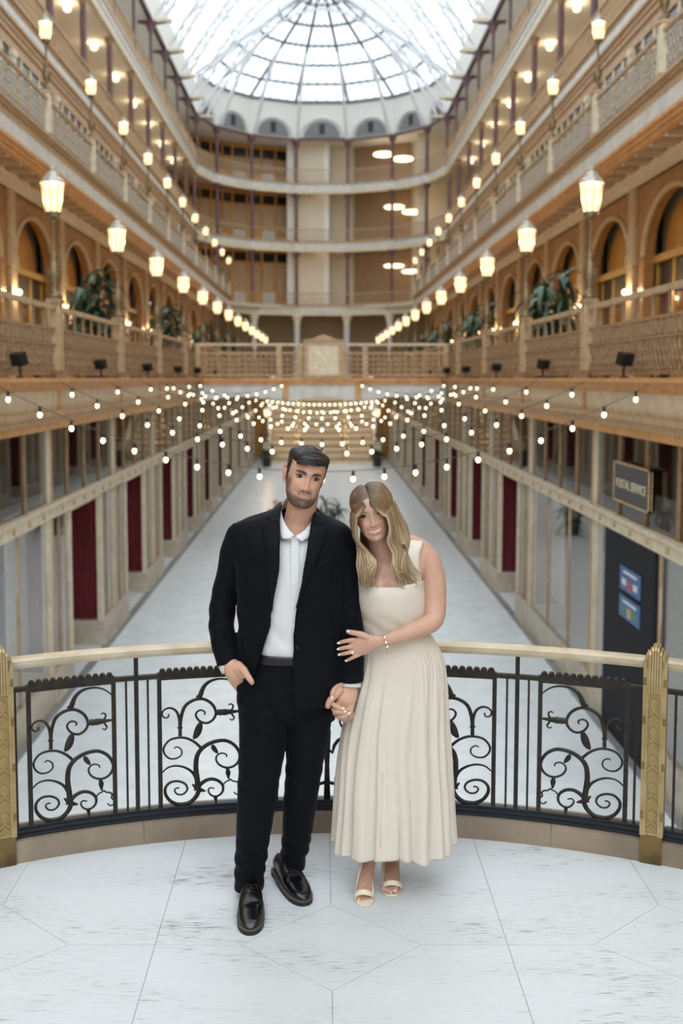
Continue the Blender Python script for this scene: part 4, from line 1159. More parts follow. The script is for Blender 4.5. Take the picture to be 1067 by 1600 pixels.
def limb(m, pts, n=14, sub=5, flat=None, capf=.8, cap0=.8):
    """pts: (px, py, Y, r_px[, depth factor]) -> smooth tube in world space"""
    keys = []
    for i, p in enumerate(pts): keys.append((i, p[0], p[1], p[2], p[3], p[4] if len(p) > 4 else 1.0))
    c = []; r = []; fl = []
    for k in range((len(pts)-1)*sub+1):
        q = catm(keys, k/sub); c.append(P(q[0], q[1], q[2])); r.append(max(q[3], .2)*q[2]*KPX*1.0); fl.append(q[4])
    rings = []; prev = None; M_ = len(c)
    for i in range(M_):
        t = (c[min(i+1, M_-1)]-c[max(i-1, 0)]).normalized()
        a = Vector((0, 1, 0)); u = a - t*a.dot(t)
        if u.length < .05: u = Vector((0, 0, 1)) - t*t.z
        u.normalize()
        if prev is not None and u.dot(prev) < 0: u = -u
        if prev is not None and u.dot(prev) < .7: u = (prev - t*prev.dot(t)).normalized()
        prev = u; w_ = t.cross(u)
        rings.append([c[i]+u*(r[i]*fl[i]*cos(2*pi*k/n))+w_*(r[i]*sin(2*pi*k/n)) for k in range(n)])
    # rounded ends
    def dome(ring, cen, dirv, rad):
        out = []
        for a in (.45, .8, .97): out.append([cen+(p-cen)*cos(a*pi/2)+dirv*(rad*sin(a*pi/2)) for p in ring])
        return out
    d0 = (c[0]-c[1]).normalized(); d1 = (c[-1]-c[-2]).normalized()
    rings = dome(rings[0], c[0], d0, r[0]*cap0)[::-1] + rings + dome(rings[-1], c[-1], d1, r[-1]*capf)
    return m.loft(rings)
def levels_loft(m, keys, n=64, step=4.0, ex=2.3, fn=None, cap=True):
    """keys: (py, xL, xR, Yc, ry_front, ry_back): horizontal rings with those silhouettes"""
    y0, y1 = keys[0][0], keys[-1][0]; cnt = max(3, int(abs(y1-y0)/step)); rings = []
    for i in range(cnt+1):
        py = y0+(y1-y0)*i/cnt; xl, xr, Yc, rf, rb = catm(keys, py)
        a = P(xl, py, Yc); b = P(xr, py, Yc); cx = (a.x+b.x)/2; rx = (b.x-a.x)/2; z = a.z; ring = []
        for k in range(n):
            t = 2*pi*k/n; c_, s_ = cos(t), sin(t)
            ux = math.copysign(abs(c_)**(2/ex), c_); uy = math.copysign(abs(s_)**(2/ex), s_)
            p = Vector((cx+rx*ux, Yc+(rb if uy > 0 else rf)*uy, z))
            if fn: p = fn(p, t, py, i/cnt, Vector((cx, Yc, z)), rx)
            ring.append(p)
        rings.append(ring)
    m.loft(rings, cap=cap); return rings
def front_depth(keys, px, py, ex=2.3):
    """world depth of the front of such a loft at a pixel"""
    xl, xr, Yc, rf, rb = catm(keys, py); u = (px-(xl+xr)/2)/((xr-xl)/2); u = min(abs(u), .995)
    return Yc - rf*(1-u**ex)**(1/ex)
def evaluated(m, mods):
    """run modifiers on a builder and give back plain verts and faces"""
    me = bpy.data.meshes.new('tmp'); me.from_pydata(m.v, [], m.f)
    bm = bmesh.new(); bm.from_mesh(me); bmesh.ops.recalc_face_normals(bm, faces=bm.faces); bm.to_mesh(me); bm.free()
    o = bpy.data.objects.new('tmp', me); COL.objects.link(o)
    for kind, kw in mods:
        md = o.modifiers.new(kind, kind)
        for k, v in kw.items(): setattr(md, k, v)
    dg = bpy.context.evaluated_depsgraph_get(); dg.update()
    e = o.evaluated_get(dg); me2 = e.to_mesh()
    vs = [v.co.copy() for v in me2.vertices]; nn = [v.normal.copy() for v in me2.vertices]; fs = [tuple(p.vertices) for p in me2.polygons]
    e.to_mesh_clear(); bpy.data.objects.remove(o); bpy.data.meshes.remove(me)
    return vs, fs, nn
def fuse(m, voxel=.003, smooth=6, fac=.5):
    mods = [('REMESH', dict(mode='VOXEL', voxel_size=voxel))]
    if smooth: mods.append(('SMOOTH', dict(factor=fac, iterations=smooth)))
    return evaluated(m, mods)
def colmesh(name, pieces, material, parent=None):
    """one mesh out of pieces (verts, faces, colours) with a colour attribute"""
    V, F, C = [], [], []
    for vs, fs, cs in pieces:
        o = len(V); V += [tuple(v) for v in vs]; F += [tuple(i+o for i in f) for f in fs]
        C += cs if isinstance(cs, list) else [cs]*len(vs)
    me = bpy.data.meshes.new(name); me.from_pydata(V, [], F)
    at = me.color_attributes.new('tone', 'FLOAT_COLOR', 'POINT')
    flat = []
    for c in C: flat += [c[0], c[1], c[2], 1.0]
    at.data.foreach_set('color', flat)
    me.polygons.foreach_set('use_smooth', [True]*len(me.polygons)); me.materials.append(material); me.update()
    o = bpy.data.objects.new(name, me); COL.objects.link(o)
    if parent is not None: o.parent = parent
    return o
def plain(name, vs, fs, material, parent=None, smooth=True):
    me = bpy.data.meshes.new(name); me.from_pydata([tuple(v) for v in vs], [], fs)
    if smooth: me.polygons.foreach_set('use_smooth', [True]*len(me.polygons))
    me.materials.append(M[material] if isinstance(material, str) else material); me.update()
    o = bpy.data.objects.new(name, me); COL.objects.link(o)
    if parent is not None: o.parent = parent
    return o
def tone_mat(name, rough, sss=0.0, spec=.4, bump=0.0, bscale=400, aniso=False, sheen=0):
    m, n, l, b = nt(name); a = n.new('ShaderNodeAttribute'); a.attribute_name = 'tone'
    l.new(a.outputs['Color'], b.inputs['Base Color']); b.inputs['Roughness'].default_value = rough; b.inputs['Specular IOR Level'].default_value = spec
    if sss:
        b.inputs['Subsurface Weight'].default_value = sss; b.inputs['Subsurface Radius'].default_value = (.010, .0035, .002); b.inputs['Subsurface Scale'].default_value = .7
    if bump:
        tc = n.new('ShaderNodeTexCoord'); t = n.new('ShaderNodeTexNoise'); t.inputs['Scale'].default_value = bscale; l.new(tc.outputs['Object'], t.inputs[0])
        bp = n.new('ShaderNodeBump'); bp.inputs['Strength'].default_value = bump; bp.inputs['Distance'].default_value = .002
        l.new(t.outputs[0], bp.inputs['Height']); l.new(bp.outputs[0], b.inputs['Normal'])
    return m
M['skin'] = tone_mat('skin', .45, .12, .35, .15, 300)
M['hair'] = tone_mat('hair', .38, 0, .5)
def weave(name, col, rough=.85, sheen=.25, scale=1500, bump=.25, c2=None):
    m, n, l, b = nt(name); b.inputs['Base Color'].default_value = rgb(col); b.inputs['Roughness'].default_value = rough
    b.inputs['Sheen Weight'].default_value = sheen; b.inputs['Sheen Roughness'].default_value = .45; b.inputs['Sheen Tint'].default_value = (.55, .75, 1, 1) if rough > .6 and rough < .75 else (1, 1, 1, 1); b.inputs['Specular IOR Level'].default_value = .14
    tc = n.new('ShaderNodeTexCoord'); t = n.new('ShaderNodeTexNoise'); t.inputs['Scale'].default_value = scale; l.new(tc.outputs['Object'], t.inputs[0])
    bp = n.new('ShaderNodeBump'); bp.inputs['Strength'].default_value = bump; bp.inputs['Distance'].default_value = .001
    l.new(t.outputs[0], bp.inputs['Height']); l.new(bp.outputs[0], b.inputs['Normal'])
    return m
M['suit'] = weave('black_wool_suit', '06080d', .7, .05)
M['suit2'] = weave('black_wool_lapel', '080b11', .66, .06)
M['shirt'] = weave('white_cotton_shirt', 'd9dbe0', .8, .1, 900, .1)
M['satin'] = weave('cream_satin', 'dad2c7', .5, .06, 1200, .1)
M['leather'] = mat('black_polished_leather', '0c0d0f', .22, 0, .6, bump=.04, bscale=200)
M['sole'] = mat('dark_rubber_sole', '19181a', .6)
M['welt'] = mat('grey_welt', '57514c', .7)
M['belt'] = mat('black_belt', '121316', .4)
M['nail'] = mat('pale_pink_nail', 'f2e6e2', .15)
M['nail_n'] = mat('natural_nail', 'd8aa98', .3)
M['white_leather'] = mat('ivory_strap_leather', 'e8dcc8', .4)
M['gold'] = mat('gold_jewellery', 'd8b878', .25, .9)
M['pearl'] = mat('white_clover_charm', 'f3efe6', .25)
M['stone'] = mat('clear_stone', 'f4f6fa', .05, 0, 1.0)
M['eyewhite'] = mat('eye_white', 'c4bab2', .3)
M['iris_b'] = mat('dark_brown_iris', '1d120c', .12)
M['lash'] = mat('dark_lash', '17100d', .7)
M['teeth'] = mat('white_teeth', 'e2d8cd', .3)
M['teeth_m'] = mat('ivory_teeth', 'c3ab9a', .35)
M['mouth'] = mat('dark_mouth', '70302b', .6)

# ---- sculpted head: eyes at z=0, face toward -y
class Head:
    def __init__(s, prof, bumps, scale=1.0, NR=110, NA=150):
        s.prof = [((q[0] if q[0] < .05 else .05+(q[0]-.05)*.74),)+tuple(q[1:]) for q in prof]; prof = s.prof; s.bumps = bumps; s.sc = scale; s.NR = NR; s.NA = NA
        s.vs = []; s.fs = []
        z0, z1 = prof[0][0], prof[-1][0]
        for i in range(NR+1):
            t = i/NR; u = .5-.5*cos(pi*t); u = t*.7+u*.3; z = z0+(z1-z0)*u
            for k in range(NA):
                a = 2*pi*k/NA; a2 = a + .42*sin(a)          # crowd samples toward the face (a=0 is -y)
                a2 = a - .42*sin(a)
                s.vs.append(s.point(z, a2))
        for i in range(NR):
            for k in range(NA): s.fs.append((i*NA+k, i*NA+(k+1) % NA, (i+1)*NA+(k+1) % NA, (i+1)*NA+k))
        s.fs.append(tuple(range(NA))[::-1]); s.fs.append(tuple(range(NR*NA, NR*NA+NA)))
    def base(s, z, a):
        w_, yf, yb, yc = catm(s.prof, z); c, q = cos(a), sin(a)
        e = 2.25
        ux = math.copysign(abs(q)**(2/e), q); uy = -math.copysign(abs(c)**(2/e), c)
        return w_*ux, yc + ((yb-yc) if uy > 0 else (yc-yf))*uy, max(0.0, c)
    def point(s, z, a):
        x, y, f = s.base(z, a); d = 0
        if f > 0: d = s.bumps(x, z)*min(1, f*1.6)
        return Vector((x, y-d, z))*s.sc
    def surf(s, x, z):
        """front surface y at local x,z (unscaled input)"""
        lo, hi = 0.0, pi/2
        for _ in range(26):
            md = (lo+hi)/2
            if abs(s.base(z, md)[0]) < abs(x): lo = md
            else: hi = md
        a = lo if x >= 0 else -lo
        return s.point(z, a).y/s.sc

def scalp_r(d, A, B, C, e=2.2):
    return 1.0/((abs(d.x)/A)**e+(abs(d.y)/B)**e+(abs(d.z)/C)**e)**(1/e)
def on_scalp(p, off, A, B, C, cen=Vector((0,.012,.02))):
    """push a head-space point out to the scalp ellipsoid plus an offset"""
    d = (Vector(p)-cen); L = d.length; d = d/max(L, 1e-6); return cen+d*(scalp_r(d, A, B, C)+off)
# ================================================================== THE MAN
man = empty('person', (P(430, 1400, 3.87).x, 3.87, 0))
MO = man.location.copy()
def attach(o, root):
    o.parent = root; o.matrix_parent_inverse = Matrix.Translation(-root.location); return o
tag(man, 'bearded person in a black suit and open white shirt, one hand in the trouser pocket', 'person', kind='thing')
SK_M = (.60, .36, .26); 
def man_bumps(x, z):
    d = 0
    # nose
    h = crv([(-.056,0),(-.050,.004),(-.045,.018),(-.040,.0235),(-.034,.0225),(-.020,.0155),(-.004,.0095),(.012,.004),(.03,0)], z)
    sg = crv([(-.05,.0115),(-.038,.0115),(-.02,.0088),(0,.0078),(.02,.011)], z)
    d += h*gs(x, sg)
    for s in (-1, 1):
        d += .0085*gs(x-s*.0135, .0065)*gs(z+.0425, .007) - .0085*gs(x-s*.0080, .0036)*gs(z+.0490, .0030)
        d -= .0105*gs(x-s*.031, .0165)*gs(z-.001, .0115)
        d -= .004*gs(x-s*.014, .006)*gs(z-.004, .01)
        d += .0048*gs(x-s*.03, .02)*gs(z-.0195, .0075)
        d += .0055*gs(x-s*.041, .017)*gs(z+.034, .016)
        d -= .003*gs(x-s*.033, .008)*gs(z+.066, .015)
        d -= .003*gs(x-s*(.026), .005)*gs(z+.055, .010)
    d += .003*gs(x, .02)*gs(z-.018, .008)
    d += .0065*gs(x, .026)*gs(z+.068, .02)
    zm = -.0685+8.0*x*x
    win = 1-sstep(.026, .033, abs(x))
    d += win*(.0030*gs(z-zm-.0052, .0032)+.0042*gs(z-zm+.0085, .005)-.0055*gs(z-zm+.001, .0028))
    d -= .003*gs(x, .014)*gs(z+.088, .005)
    d += .0085*gs(x, .018)*gs(z+.107, .013)
    return d
MPROF = [(-.126,.012,-.058,-.02,-.04),(-.122,.028,-.074,.0,-.035),(-.113,.043,-.083,.012,-.03),(-.098,.0545,-.0855,.03,-.02),(-.075,.0625,-.0845,.055,-.005),(-.045,.0675,-.083,.078,.005),
         (-.02,.0705,-.083,.09,.01),(.0,.0725,-.0845,.095,.012),(.025,.0735,-.089,.098,.012),(.05,.0735,-.087,.097,.012),(.075,.070,-.079,.09,.012),(.093,.060,-.065,.076,.012),(.105,.043,-.045,.056,.012),(.112,.022,-.02,.034,.012),(.1145,.006,-.004,.016,.01)]
MH = Head(MPROF, man_bumps)
def head_matrix(eye_px, eye_py, Y, roll, yaw, pitch):
    """pixel and depth of the point between the eyes"""
    R = Matrix.Rotation(radians(roll), 4, 'Y') @ Matrix.Rotation(radians(yaw), 4, 'Z') @ Matrix.Rotation(radians(pitch), 4, 'X')
    return Matrix.Translation(P(eye_px, eye_py, Y)) @ R @ Matrix.Translation((0, .083, 0))
MMAT = head_matrix(481.6, 747.8, 3.80, 13.0, 9.0, 3.0)
def mixc(a, b, t): return tuple(p+(q-p)*t for p, q in zip(a, b))
def man_tone(v):
    x, y, z = v; c = SK_M; nz = noise.noise(v*220)*.5+.5; nz2 = noise.noise(v*70)
    front = y < .03
    c = mixc(c, (.62,.30,.215), .55*sum(gs(x-s*.042, .02)*gs(z+.03, .02) for s in (-1,1))*(1 if front else 0))
    c = mixc(c, (.60,.30,.22), .5*gs(x, .012)*gs(z+.04, .012))
    # stubble beard
    if front or z < -.02:
        jaw = sstep(-.040, -.082, z + .10*max(0, abs(x)-.03) - .25*max(0, abs(x)-.05))      # lower face
        side = sstep(.052, .062, abs(x))*sstep(-.0, -.03, z)
        must = gs(z+.0565+1.5*x*x*0, .0062)*(1-sstep(.025,.033,abs(x)))*sstep(.0, .004, abs(x))
        cheek = 1-gs(x-.035,.014)*gs(z+.066,.013)*.75-gs(x+.035,.014)*gs(z+.066,.013)*.75
        soul = gs(x,.009)*gs(z+.0865,.006)
        bd = max(jaw*.95*cheek, side*.8, must*.9, soul*.9); bd = min(1, bd)*(.82+.35*nz)
        if y > .03: bd *= .4
        zm = -.0685+8.0*x*x
        lip = (1-sstep(.024,.030,abs(x)))*max(gs(z-zm-.0042,.0028)*.8, gs(z-zm+.0105,.0042))
        c = mixc(c, (.055,.038,.03), max(0, min(.94, bd*.93))*(1-lip))
        if y < -.05: c = mixc(c, (.50,.22,.18), .75*lip)
    # brows
    if y < -.03:
        for s in (-1, 1):
            xx = x*s; zb = .0165+.0045*sin((xx-.012)/.036*2.4) ; th = .0062*(1-sstep(.03,.05,xx)*.55)
            b_ = gs(z-zb, th)*sstep(.010,.016,xx)*(1-sstep(.047,.053,xx))
            c = mixc(c, (.03,.02,.016), min(1, b_*1.5)*(.85+.15*nz))
    return mixc(c, (c[0]*.93,c[1]*.92,c[2]*.92), max(0, nz2)*.8)
pcs = [([MMAT @ v for v in MH.vs], MH.fs, [man_tone(v) for v in MH.vs])]
# ears
def ear(sx, mat4, sc=1.0, col=SK_M):
    m = MB(); pts = [(.0,.0,-.03),(.010,.004,-.026),(.013,.012,-.008),(.016,.020,.012),(.013,.018,.026),(.007,.006,.030),(.003,-.004,.018)]
    pts = [Vector(p) for p in smooth_poly(pts, 4)]
    m.tube(pts, .0048, 7); m.tube([(.003,.004,-.022),(.006,.009,0),(.006,.008,.018)], [.008,.011,.009], 8)
    vs = [mat4 @ Vector((sx*((.0665 if sx < 0 else .0600)*sc+p[0]*sc*1.1), .014+p[1]*sc, -.012+p[2]*sc*1.05)) for p in m.v]
    return (vs, m.f if sx > 0 else [f[::-1] for f in m.f], [mixc(col, (.62,.28,.2), .4)]*len(vs))
pcs += [ear(-1, MMAT), ear(1, MMAT)]
# neck, torso core, arms and hands fused into one skin
b = MB()
limb(b, [(477,770,3.90,22,1.1),(471,795,3.915,23.5,1.1),(467,815,3.93,25,1.05),(464,838,3.93,32,.9),(462,870,3.93,50,.7)], 18)
limb(b, [(462,850,3.94,40,.8),(458,930,3.94,40,.85),(450,1010,3.94,38,.9),(448,1060,3.94,36,1.0)], 16)
limb(b, [(400,835,3.94,16),(370,850,3.94,14),(352,920,3.95,13),(347,975,3.94,12),(360,1036,3.88,11.5)], 12)          # his right arm
limb(b, [(520,840,3.95,16),(541,860,3.95,14),(546,960,3.93,13),(547,1040,3.91,11),(545,1068,3.89,11.5)], 12)       # his left arm
limb(b, [(425,1060,3.93,26),(405,1200,3.93,18),(388,1370,3.9,11),(388,1395,3.9,11)], 12)
limb(b, [(475,1060,3.95,26),(468,1200,3.97,18),(456,1340,4.0,11),(456,1375,4.0,11)], 12)
# right hand going into the pocket
limb(b, [(359,1036,3.875,12.5,.8),(364,1048,3.858,14.5,.62),(369,1060,3.862,13,.5),(380,1076,3.895,12,.45),(390,1090,3.91,10,.45)], 16)
limb(b, [(371,1040,3.855,8.5,.9),(380,1047,3.83,7,.95),(386,1055,3.815,5.6,.95),(391,1062,3.805,5.0,.9),(394,1067,3.80,4.2,.8)], 12)
limb(b, [(366,1042,3.856,9,.9),(374,1048,3.845,8.5,.85),(380,1056,3.845,6,.8)], 12)
# left hand clasping hers: back of the hand, thumb, curled fingers
limb(b, [(545.5,1068,3.90,12,.75),(544.5,1079,3.876,15,.6),(541,1091,3.852,16.5,.55),(538,1102,3.85,14.5,.5)], 16)
limb(b, [(531,1079,3.845,7,.9),(522,1088,3.832,6,.9),(515,1096,3.825,5.4,.9),(512,1104,3.825,4.6,.85)], 12)          # thumb
FK = [((531,1098),(523,1108),(526,1116),(533,1114)), ((537,1103),(529,1114),(531,1121),(539,1118)), ((543,1105),(537,1117),(538,1124),(545,1119)), ((549,1101),(546,1114),(546,1121),(551,1116))]
for q in FK:
    limb(b, [(q[0][0],q[0][1],3.848,5.6),(q[1][0],q[1][1],3.838,5.2),(q[2][0],q[2][1],3.865,4.8),(q[3][0],q[3][1],3.888,4.2)], 10)
vs, fs, nn = fuse(b, .0026, 5)
def skin_noise(base, vs, k=60, amt=.1, red=None):
    out = []
    for v in vs:
        n_ = noise.noise(v*k); c = mixc(base, (base[0]*1.06, base[1]*.88, base[2]*.85), max(0, n_)*.9)
        out.append(c)
    return out
pcs.append((vs, fs, skin_noise(SK_M, vs)))
attach(colmesh('body', pcs, M['skin']), man)
# nails
def nail(px, py, Y, ang, L, W, material, root, tilt=.5):
    m = MB(); rows = []
    for i in range(6):
        t = i/5; wd = W*(1 if t < .6 else sqrt(max(0.05, 1-((t-.6)/.42)**2)))
        rows.append([Vector(((t-.5)*L, -.0012*(1-(2*j/4-1)**2)-.0004, wd*(j/4-.5))) for j in range(5)])
    m.grid(rows)
    R = Matrix.Translation(P(px, py, Y)) @ Matrix.Rotation(ang, 4, 'Y')
    o = plain('nail', [R @ Vector(v) for v in m.v], m.f, material); md = o.modifiers.new('s', 'SOLIDIFY'); md.thickness = .0008
    return attach(o, root)
nail(393.5, 1064.5, 3.789, radians(48), .012, .010, 'nail_n', man); nail(512.2, 1102, 3.812, radians(105), .011, .009, 'nail_n', man)
# eyes and teeth
def eyes(mat4, H, ex, hz, wx, root, iris='iris_b', lid=SK_M, slant=0.0, sc=1.0, look=0.0, uh=.33, lh=.24):
    for s in (-1, 1):
        yy = H.surf(s*ex, hz)
        m = MB(); n = 18
        # almond shaped eyeball front
        rows = []
        for i in range(9):
            v = -1+2*i/8; rows.append([])
            for j in range(n+1):
                u = -1+2*j/n; hgt = (1-u*u)**.8
                zz = hz + v*hgt*wx*(uh if v > 0 else lh) + s*u*slant*wx
                rows[-1].append(mat4 @ (Vector((s*ex+u*wx, yy-.0016-.0036*(1-u*u)*(1-.3*v*v), zz))*sc))
        m.grid(rows); e = attach(plain('eye', m.v, m.f, 'eyewhite'), root)
        m = MB(); rows = []
        for i in range(4):
            rr = .0066*i/3+.0001; ring_ = []
            for j in range(14):
                a = 2*pi*j/14; x_ = rr*cos(a)+look; z_ = rr*sin(a)
                u = x_/wx; lim = (1-u*u)**.8*wx; z_ = max(-lim*lh*.95, min(lim*uh*.97, z_))
                ring_.append(mat4 @ (Vector((s*ex+x_, yy-.0056-.0008*(1-i/3), hz+z_))*sc))
            rows.append(ring_)
        m.grid(rows, wrap=True); c = plain('iris', m.v, m.f, iris); c.parent = e; c.matrix_parent_inverse = Matrix.Identity(4)
        m = MB()
        up = [mat4 @ (Vector((s*ex+u*wx*1.06, yy-.0022-.0038*(1-u*u), hz+(1-u*u)**.8*wx*(uh+.03) + s*u*slant*wx))*sc) for u in [k/8-1 for k in range(17)]]
        m.tube(up, [.0011+.0012*(1-abs(k/8-1)**2) for k in range(17)], 6)
        lw = [mat4 @ (Vector((s*ex+u*wx*1.03, yy-.0018-.0036*(1-u*u), hz-(1-u*u)**.8*wx*(lh+.02) + s*u*slant*wx))*sc) for u in [k/8-1 for k in range(17)]]
        m.tube(lw, [.0005+.0006*(1-abs(k/8-1)**2) for k in range(17)], 5)
        c = plain('lashes', m.v, m.f, 'lash'); c.parent = e
def mouthset(mat4, H, zm0, curve, hw, up, lo, root, sc=1.0, tz=0.0, tm='teeth', tw=1.0):
    def strip(fu, fl, off, name, mt, hw=hw):
        m = MB(); rows = []
        for k in range(25):
            u = -1+2*k/24; x = u*hw; zc = zm0+curve*x*x; y = H.surf(x, zm0)
            env = (1-u*u)**.6
            rows.append([mat4 @ (Vector((x, y-off-.001*env, zc+fl*env+(fu-fl)*env*j/4))*sc) for j in range(5)])
        m.grid(rows); return attach(plain(name, m.v, m.f, mt), root)
    strip(up, -lo, .0004, 'mouth', 'mouth'); strip(up*.95, -lo*.5+tz, .0016, 'teeth', tm, hw*tw)
eyes(MMAT, MH, .0318, .0005, .0152, man, look=.0008, uh=.36, lh=.24)
mouthset(MMAT, MH, -.0690, 8.0, .0260, .0010, .0075, man, tw=.8)

# ---- hair: swept shell with strand ridges
def man_hair_mask(v):
    x, y, z = v
    hl = .0585 - .16*max(0, abs(x)-.042) + .10*(x+.02)*.25         # hairline on the forehead
    if y > -.035: hl = .0605-(y+.035)*2.6
    if y > -.022: hl = max(-.034, .0605-.034-(y+.022)*4.5) if y < .006 else -.034
    if y > .012: hl = -.022 if abs(x) > .05 else -.03
    if y > .03: hl = -.06
    return z-hl-.004*noise.noise(Vector((v[0]*160, v[1]*90, 7.7)))
hv = []; hm = []; keep = []
for v in MH.vs:
    k = man_hair_mask(v); hm.append(k)
    x, y, z = v; nrm = Vector((x/.0735**2, (y-.012)/.095**2, (z-.02)/.1**2)).normalized()
    top = sstep(.035, .08, z)
    th = .0035+.0085*top
    th *= sstep(-.004, .014, k)
    # strands sweep from his right parting over to his left and back
    ph = (z*420 + x*60 + y*130) if abs(x) > .062 and z < .06 else (y*420 + x*90*(1+y*6))
    rid = (noise.noise(Vector((ph*.28, x*9, z*9)))+.6*noise.noise(Vector((ph*.75, x*14, 3.1))))*.0034*(.4+.6*top)
    fl = Vector((0,-.006*top*sstep(-.05,-.085,y),.0))
    hv.append(v+nrm*(th+(rid if k > .004 else 0))+fl)
    keep.append(k > -.003)
hf_ = [f for f in MH.fs if len(f) == 4 and all(keep[i] for i in f)] + [MH.fs[-1]]
hc = []
for v in MH.vs:
    g_ = noise.noise(Vector(((v.y*420+v.x*90)*.3, v.x*9, v.z*9)))*.5+.5
    hc.append(mixc((.017,.013,.012), (.034,.028,.026), g_))
hair = colmesh('hair', [([MMAT @ v for v in hv], hf_, hc)], M['hair']); attach(hair, man)
# strands over the shell: swept across the crown from his right, combed down at the sides
rnd = random.Random(4); HA, HB, HC = .0775, .1015, .0770; hp_m = []
def strand(ctrl, rad, tone):
    q = [Vector(c) for c in smooth_poly([tuple(c) for c in ctrl], 4)]; n = len(q); m = MB()
    m.tube([MMAT @ p for p in q], [max(.0003, rad*(1 if .08 < i/(n-1) < .75 else .55)*(1.02-(i/(n-1))**6)) for i in range(n)], 5)
    hp_m.append((m.v, m.f, [tone]*len(m.v)))
for i in range(520):
    y0 = -.083+rnd.random()**1.1*.155; j = rnd.random(); x0 = -.060+rnd.random()*.012; L = .055+rnd.random()*.07
    front = sstep(-.02, -.08, y0); ctrl = []
    for k in range(6):
        t = k/5; x = min(x0+L*t, .07); y = y0 - .010*front*sin(pi*t)+.025*t*t*(1-front*.4)+.004*(rnd.random()-.5)
        z = .02+.079*sqrt(max(.02, 1-(x/.078)**2))*sqrt(max(.05, 1-((y-.012)/.11)**2))
        lift = (.004+.007*j)+(.010*front+.004)*sin(pi*min(1, t*.9+.12))
        ctrl.append(on_scalp((x, y, z), lift, HA, HB, HC))
    g_ = rnd.random(); strand(ctrl, .0010+.0011*rnd.random(), mixc((.014,.011,.010), (.045,.038,.035), g_**2.2))
for s_ in (-1, 1):
    for i in range(150):
        y = -.052+rnd.random()*.13; z0 = .042+rnd.random()*.038; z1 = max(-.035+rnd.random()*.02, (.05-(y+.055)*2.4) if y < -.012 else -.05) + (0.0 if y < .02 else -.0)
        if y < -.035: z1 = .035+rnd.random()*.02
        ctrl = []
        for k in range(5):
            t = k/4; zz = z0+(z1-z0)*t; ctrl.append(on_scalp((s_*.075*sqrt(max(.1, 1-((zz-.0)/.12)**2)), y+.012*t, zz), .0015+.004*rnd.random()*(1-t), HA-.0045, HB, HC))
        strand(ctrl, .0008+.0006*rnd.random(), mixc((.014,.011,.010), (.045,.038,.035), rnd.random()**2))
o = colmesh('hair_strands', hp_m, M['hair']); o['kind'] = 'stuff'; attach(o, man)

# ---- trousers
TK_H = [(1012,394,510,3.94,.114,.118),(1040,384,520,3.94,.12,.125),(1075,371,525,3.94,.122,.13),(1100,371,521,3.95,.105,.12),(1122,385,508,3.95,.07,.09),(1134,410,484,3.95,.03,.05)]
b = MB(); levels_loft(b, TK_H, 48)
limb(b, [(412,1095,3.935,42,1.0),(411,1150,3.93,38.5,.98),(406,1200,3.915,35,1.0),(400,1260,3.905,31,1.0),(394,1320,3.905,27,1.05),(390,1365,3.90,24.5,1.1),(389,1389,3.893,23.5,1.15)], 28, capf=.06)
limb(b, [(484,1095,3.955,40,1.0),(480,1150,3.96,34.5,1.0),(475,1200,3.975,29.5,1.05),(468,1260,3.99,26.5,1.1),(463,1310,4.01,23.5,1.15),(457,1342,4.02,20.8,1.2),(456,1356,4.018,20.5,1.2)], 28, capf=.06)
limb(b, [(379,1071,3.868,10.5,.55),(386,1085,3.872,16,.5),(394,1105,3.885,20,.6),(402,1135,3.90,24,.8)], 20)
vs, fs, nn = fuse(b, .0045, 8)
def cloth(vs, nn, fn): return [v+n_*fn(v) for v, n_ in zip(vs, nn)]
def trous(v):
    d = .0022*noise.noise(Vector((v.x*9, v.y*9, v.z*22)))
    d += .003*sin(v.z*95+v.x*60+3*noise.noise(v*7))*gs(v.z-.12,.10)                # break above the shoe
    d += .0042*sin(v.z*85-v.x*28+2*noise.noise(v*6))*gs(v.z-.80,.08)*sstep(3.95,3.85,v.y) + .002*sin(v.z*80+v.x*50)*gs(v.z-.48,.06)
    return d
vs = cloth(vs, nn, trous)
attach(plain('trousers', vs, fs, 'suit'), man)
# pocket edge, belt
BK = [(1014,390,512,3.94,.124,.124),(1027,388,514,3.94,.125,.125)]
b = MB(); levels_loft(b, BK, 48, 3); bo = attach(plain('belt', b.v, b.f, 'belt'), man)

# ---- shirt
SH = [(834,420,506,3.945,.105,.09),(842,396,534,3.935,.118,.1),(870,388,532,3.93,.128,.11),(910,386,530,3.93,.135,.115),(960,386,525,3.935,.128,.115),(1000,392,515,3.94,.118,.115),(1022,398,508,3.94,.114,.115)]
b = MB()
def shirt_f(p, t, py, u, c, rx):
    if p.y < c.y:
        d = .0035*noise.noise(Vector((p.x*14+p.z*9, p.z*11-p.x*10, 2)))*sstep(830,880,py)
        d += .004*sin((p.z*.8+p.x*1.1)*75)*gs(py-985,30)*.5
        p = p+Vector((0,d-(.006*gs(py-1005,12)),0))
    return p
levels_loft(b, SH, 72, 3, fn=shirt_f); attach(plain('shirt', b.v, b.f, 'shirt'), man)
b = MB(); rows = []
for i in range(40):
    py = 842+i*4.35; px = 461-2.0*sin(i/39*pi)*0-(py-842)*.012; rows.append([P(px+dx, py, front_depth(SH,px+dx,py)-.0035-(.0015 if abs(dx) < 5 else 0)) for dx in (-6,-5.5,0,5.5,6)])
b.grid(rows); attach(plain('placket', b.v, b.f, 'shirt'), man)
bt = None
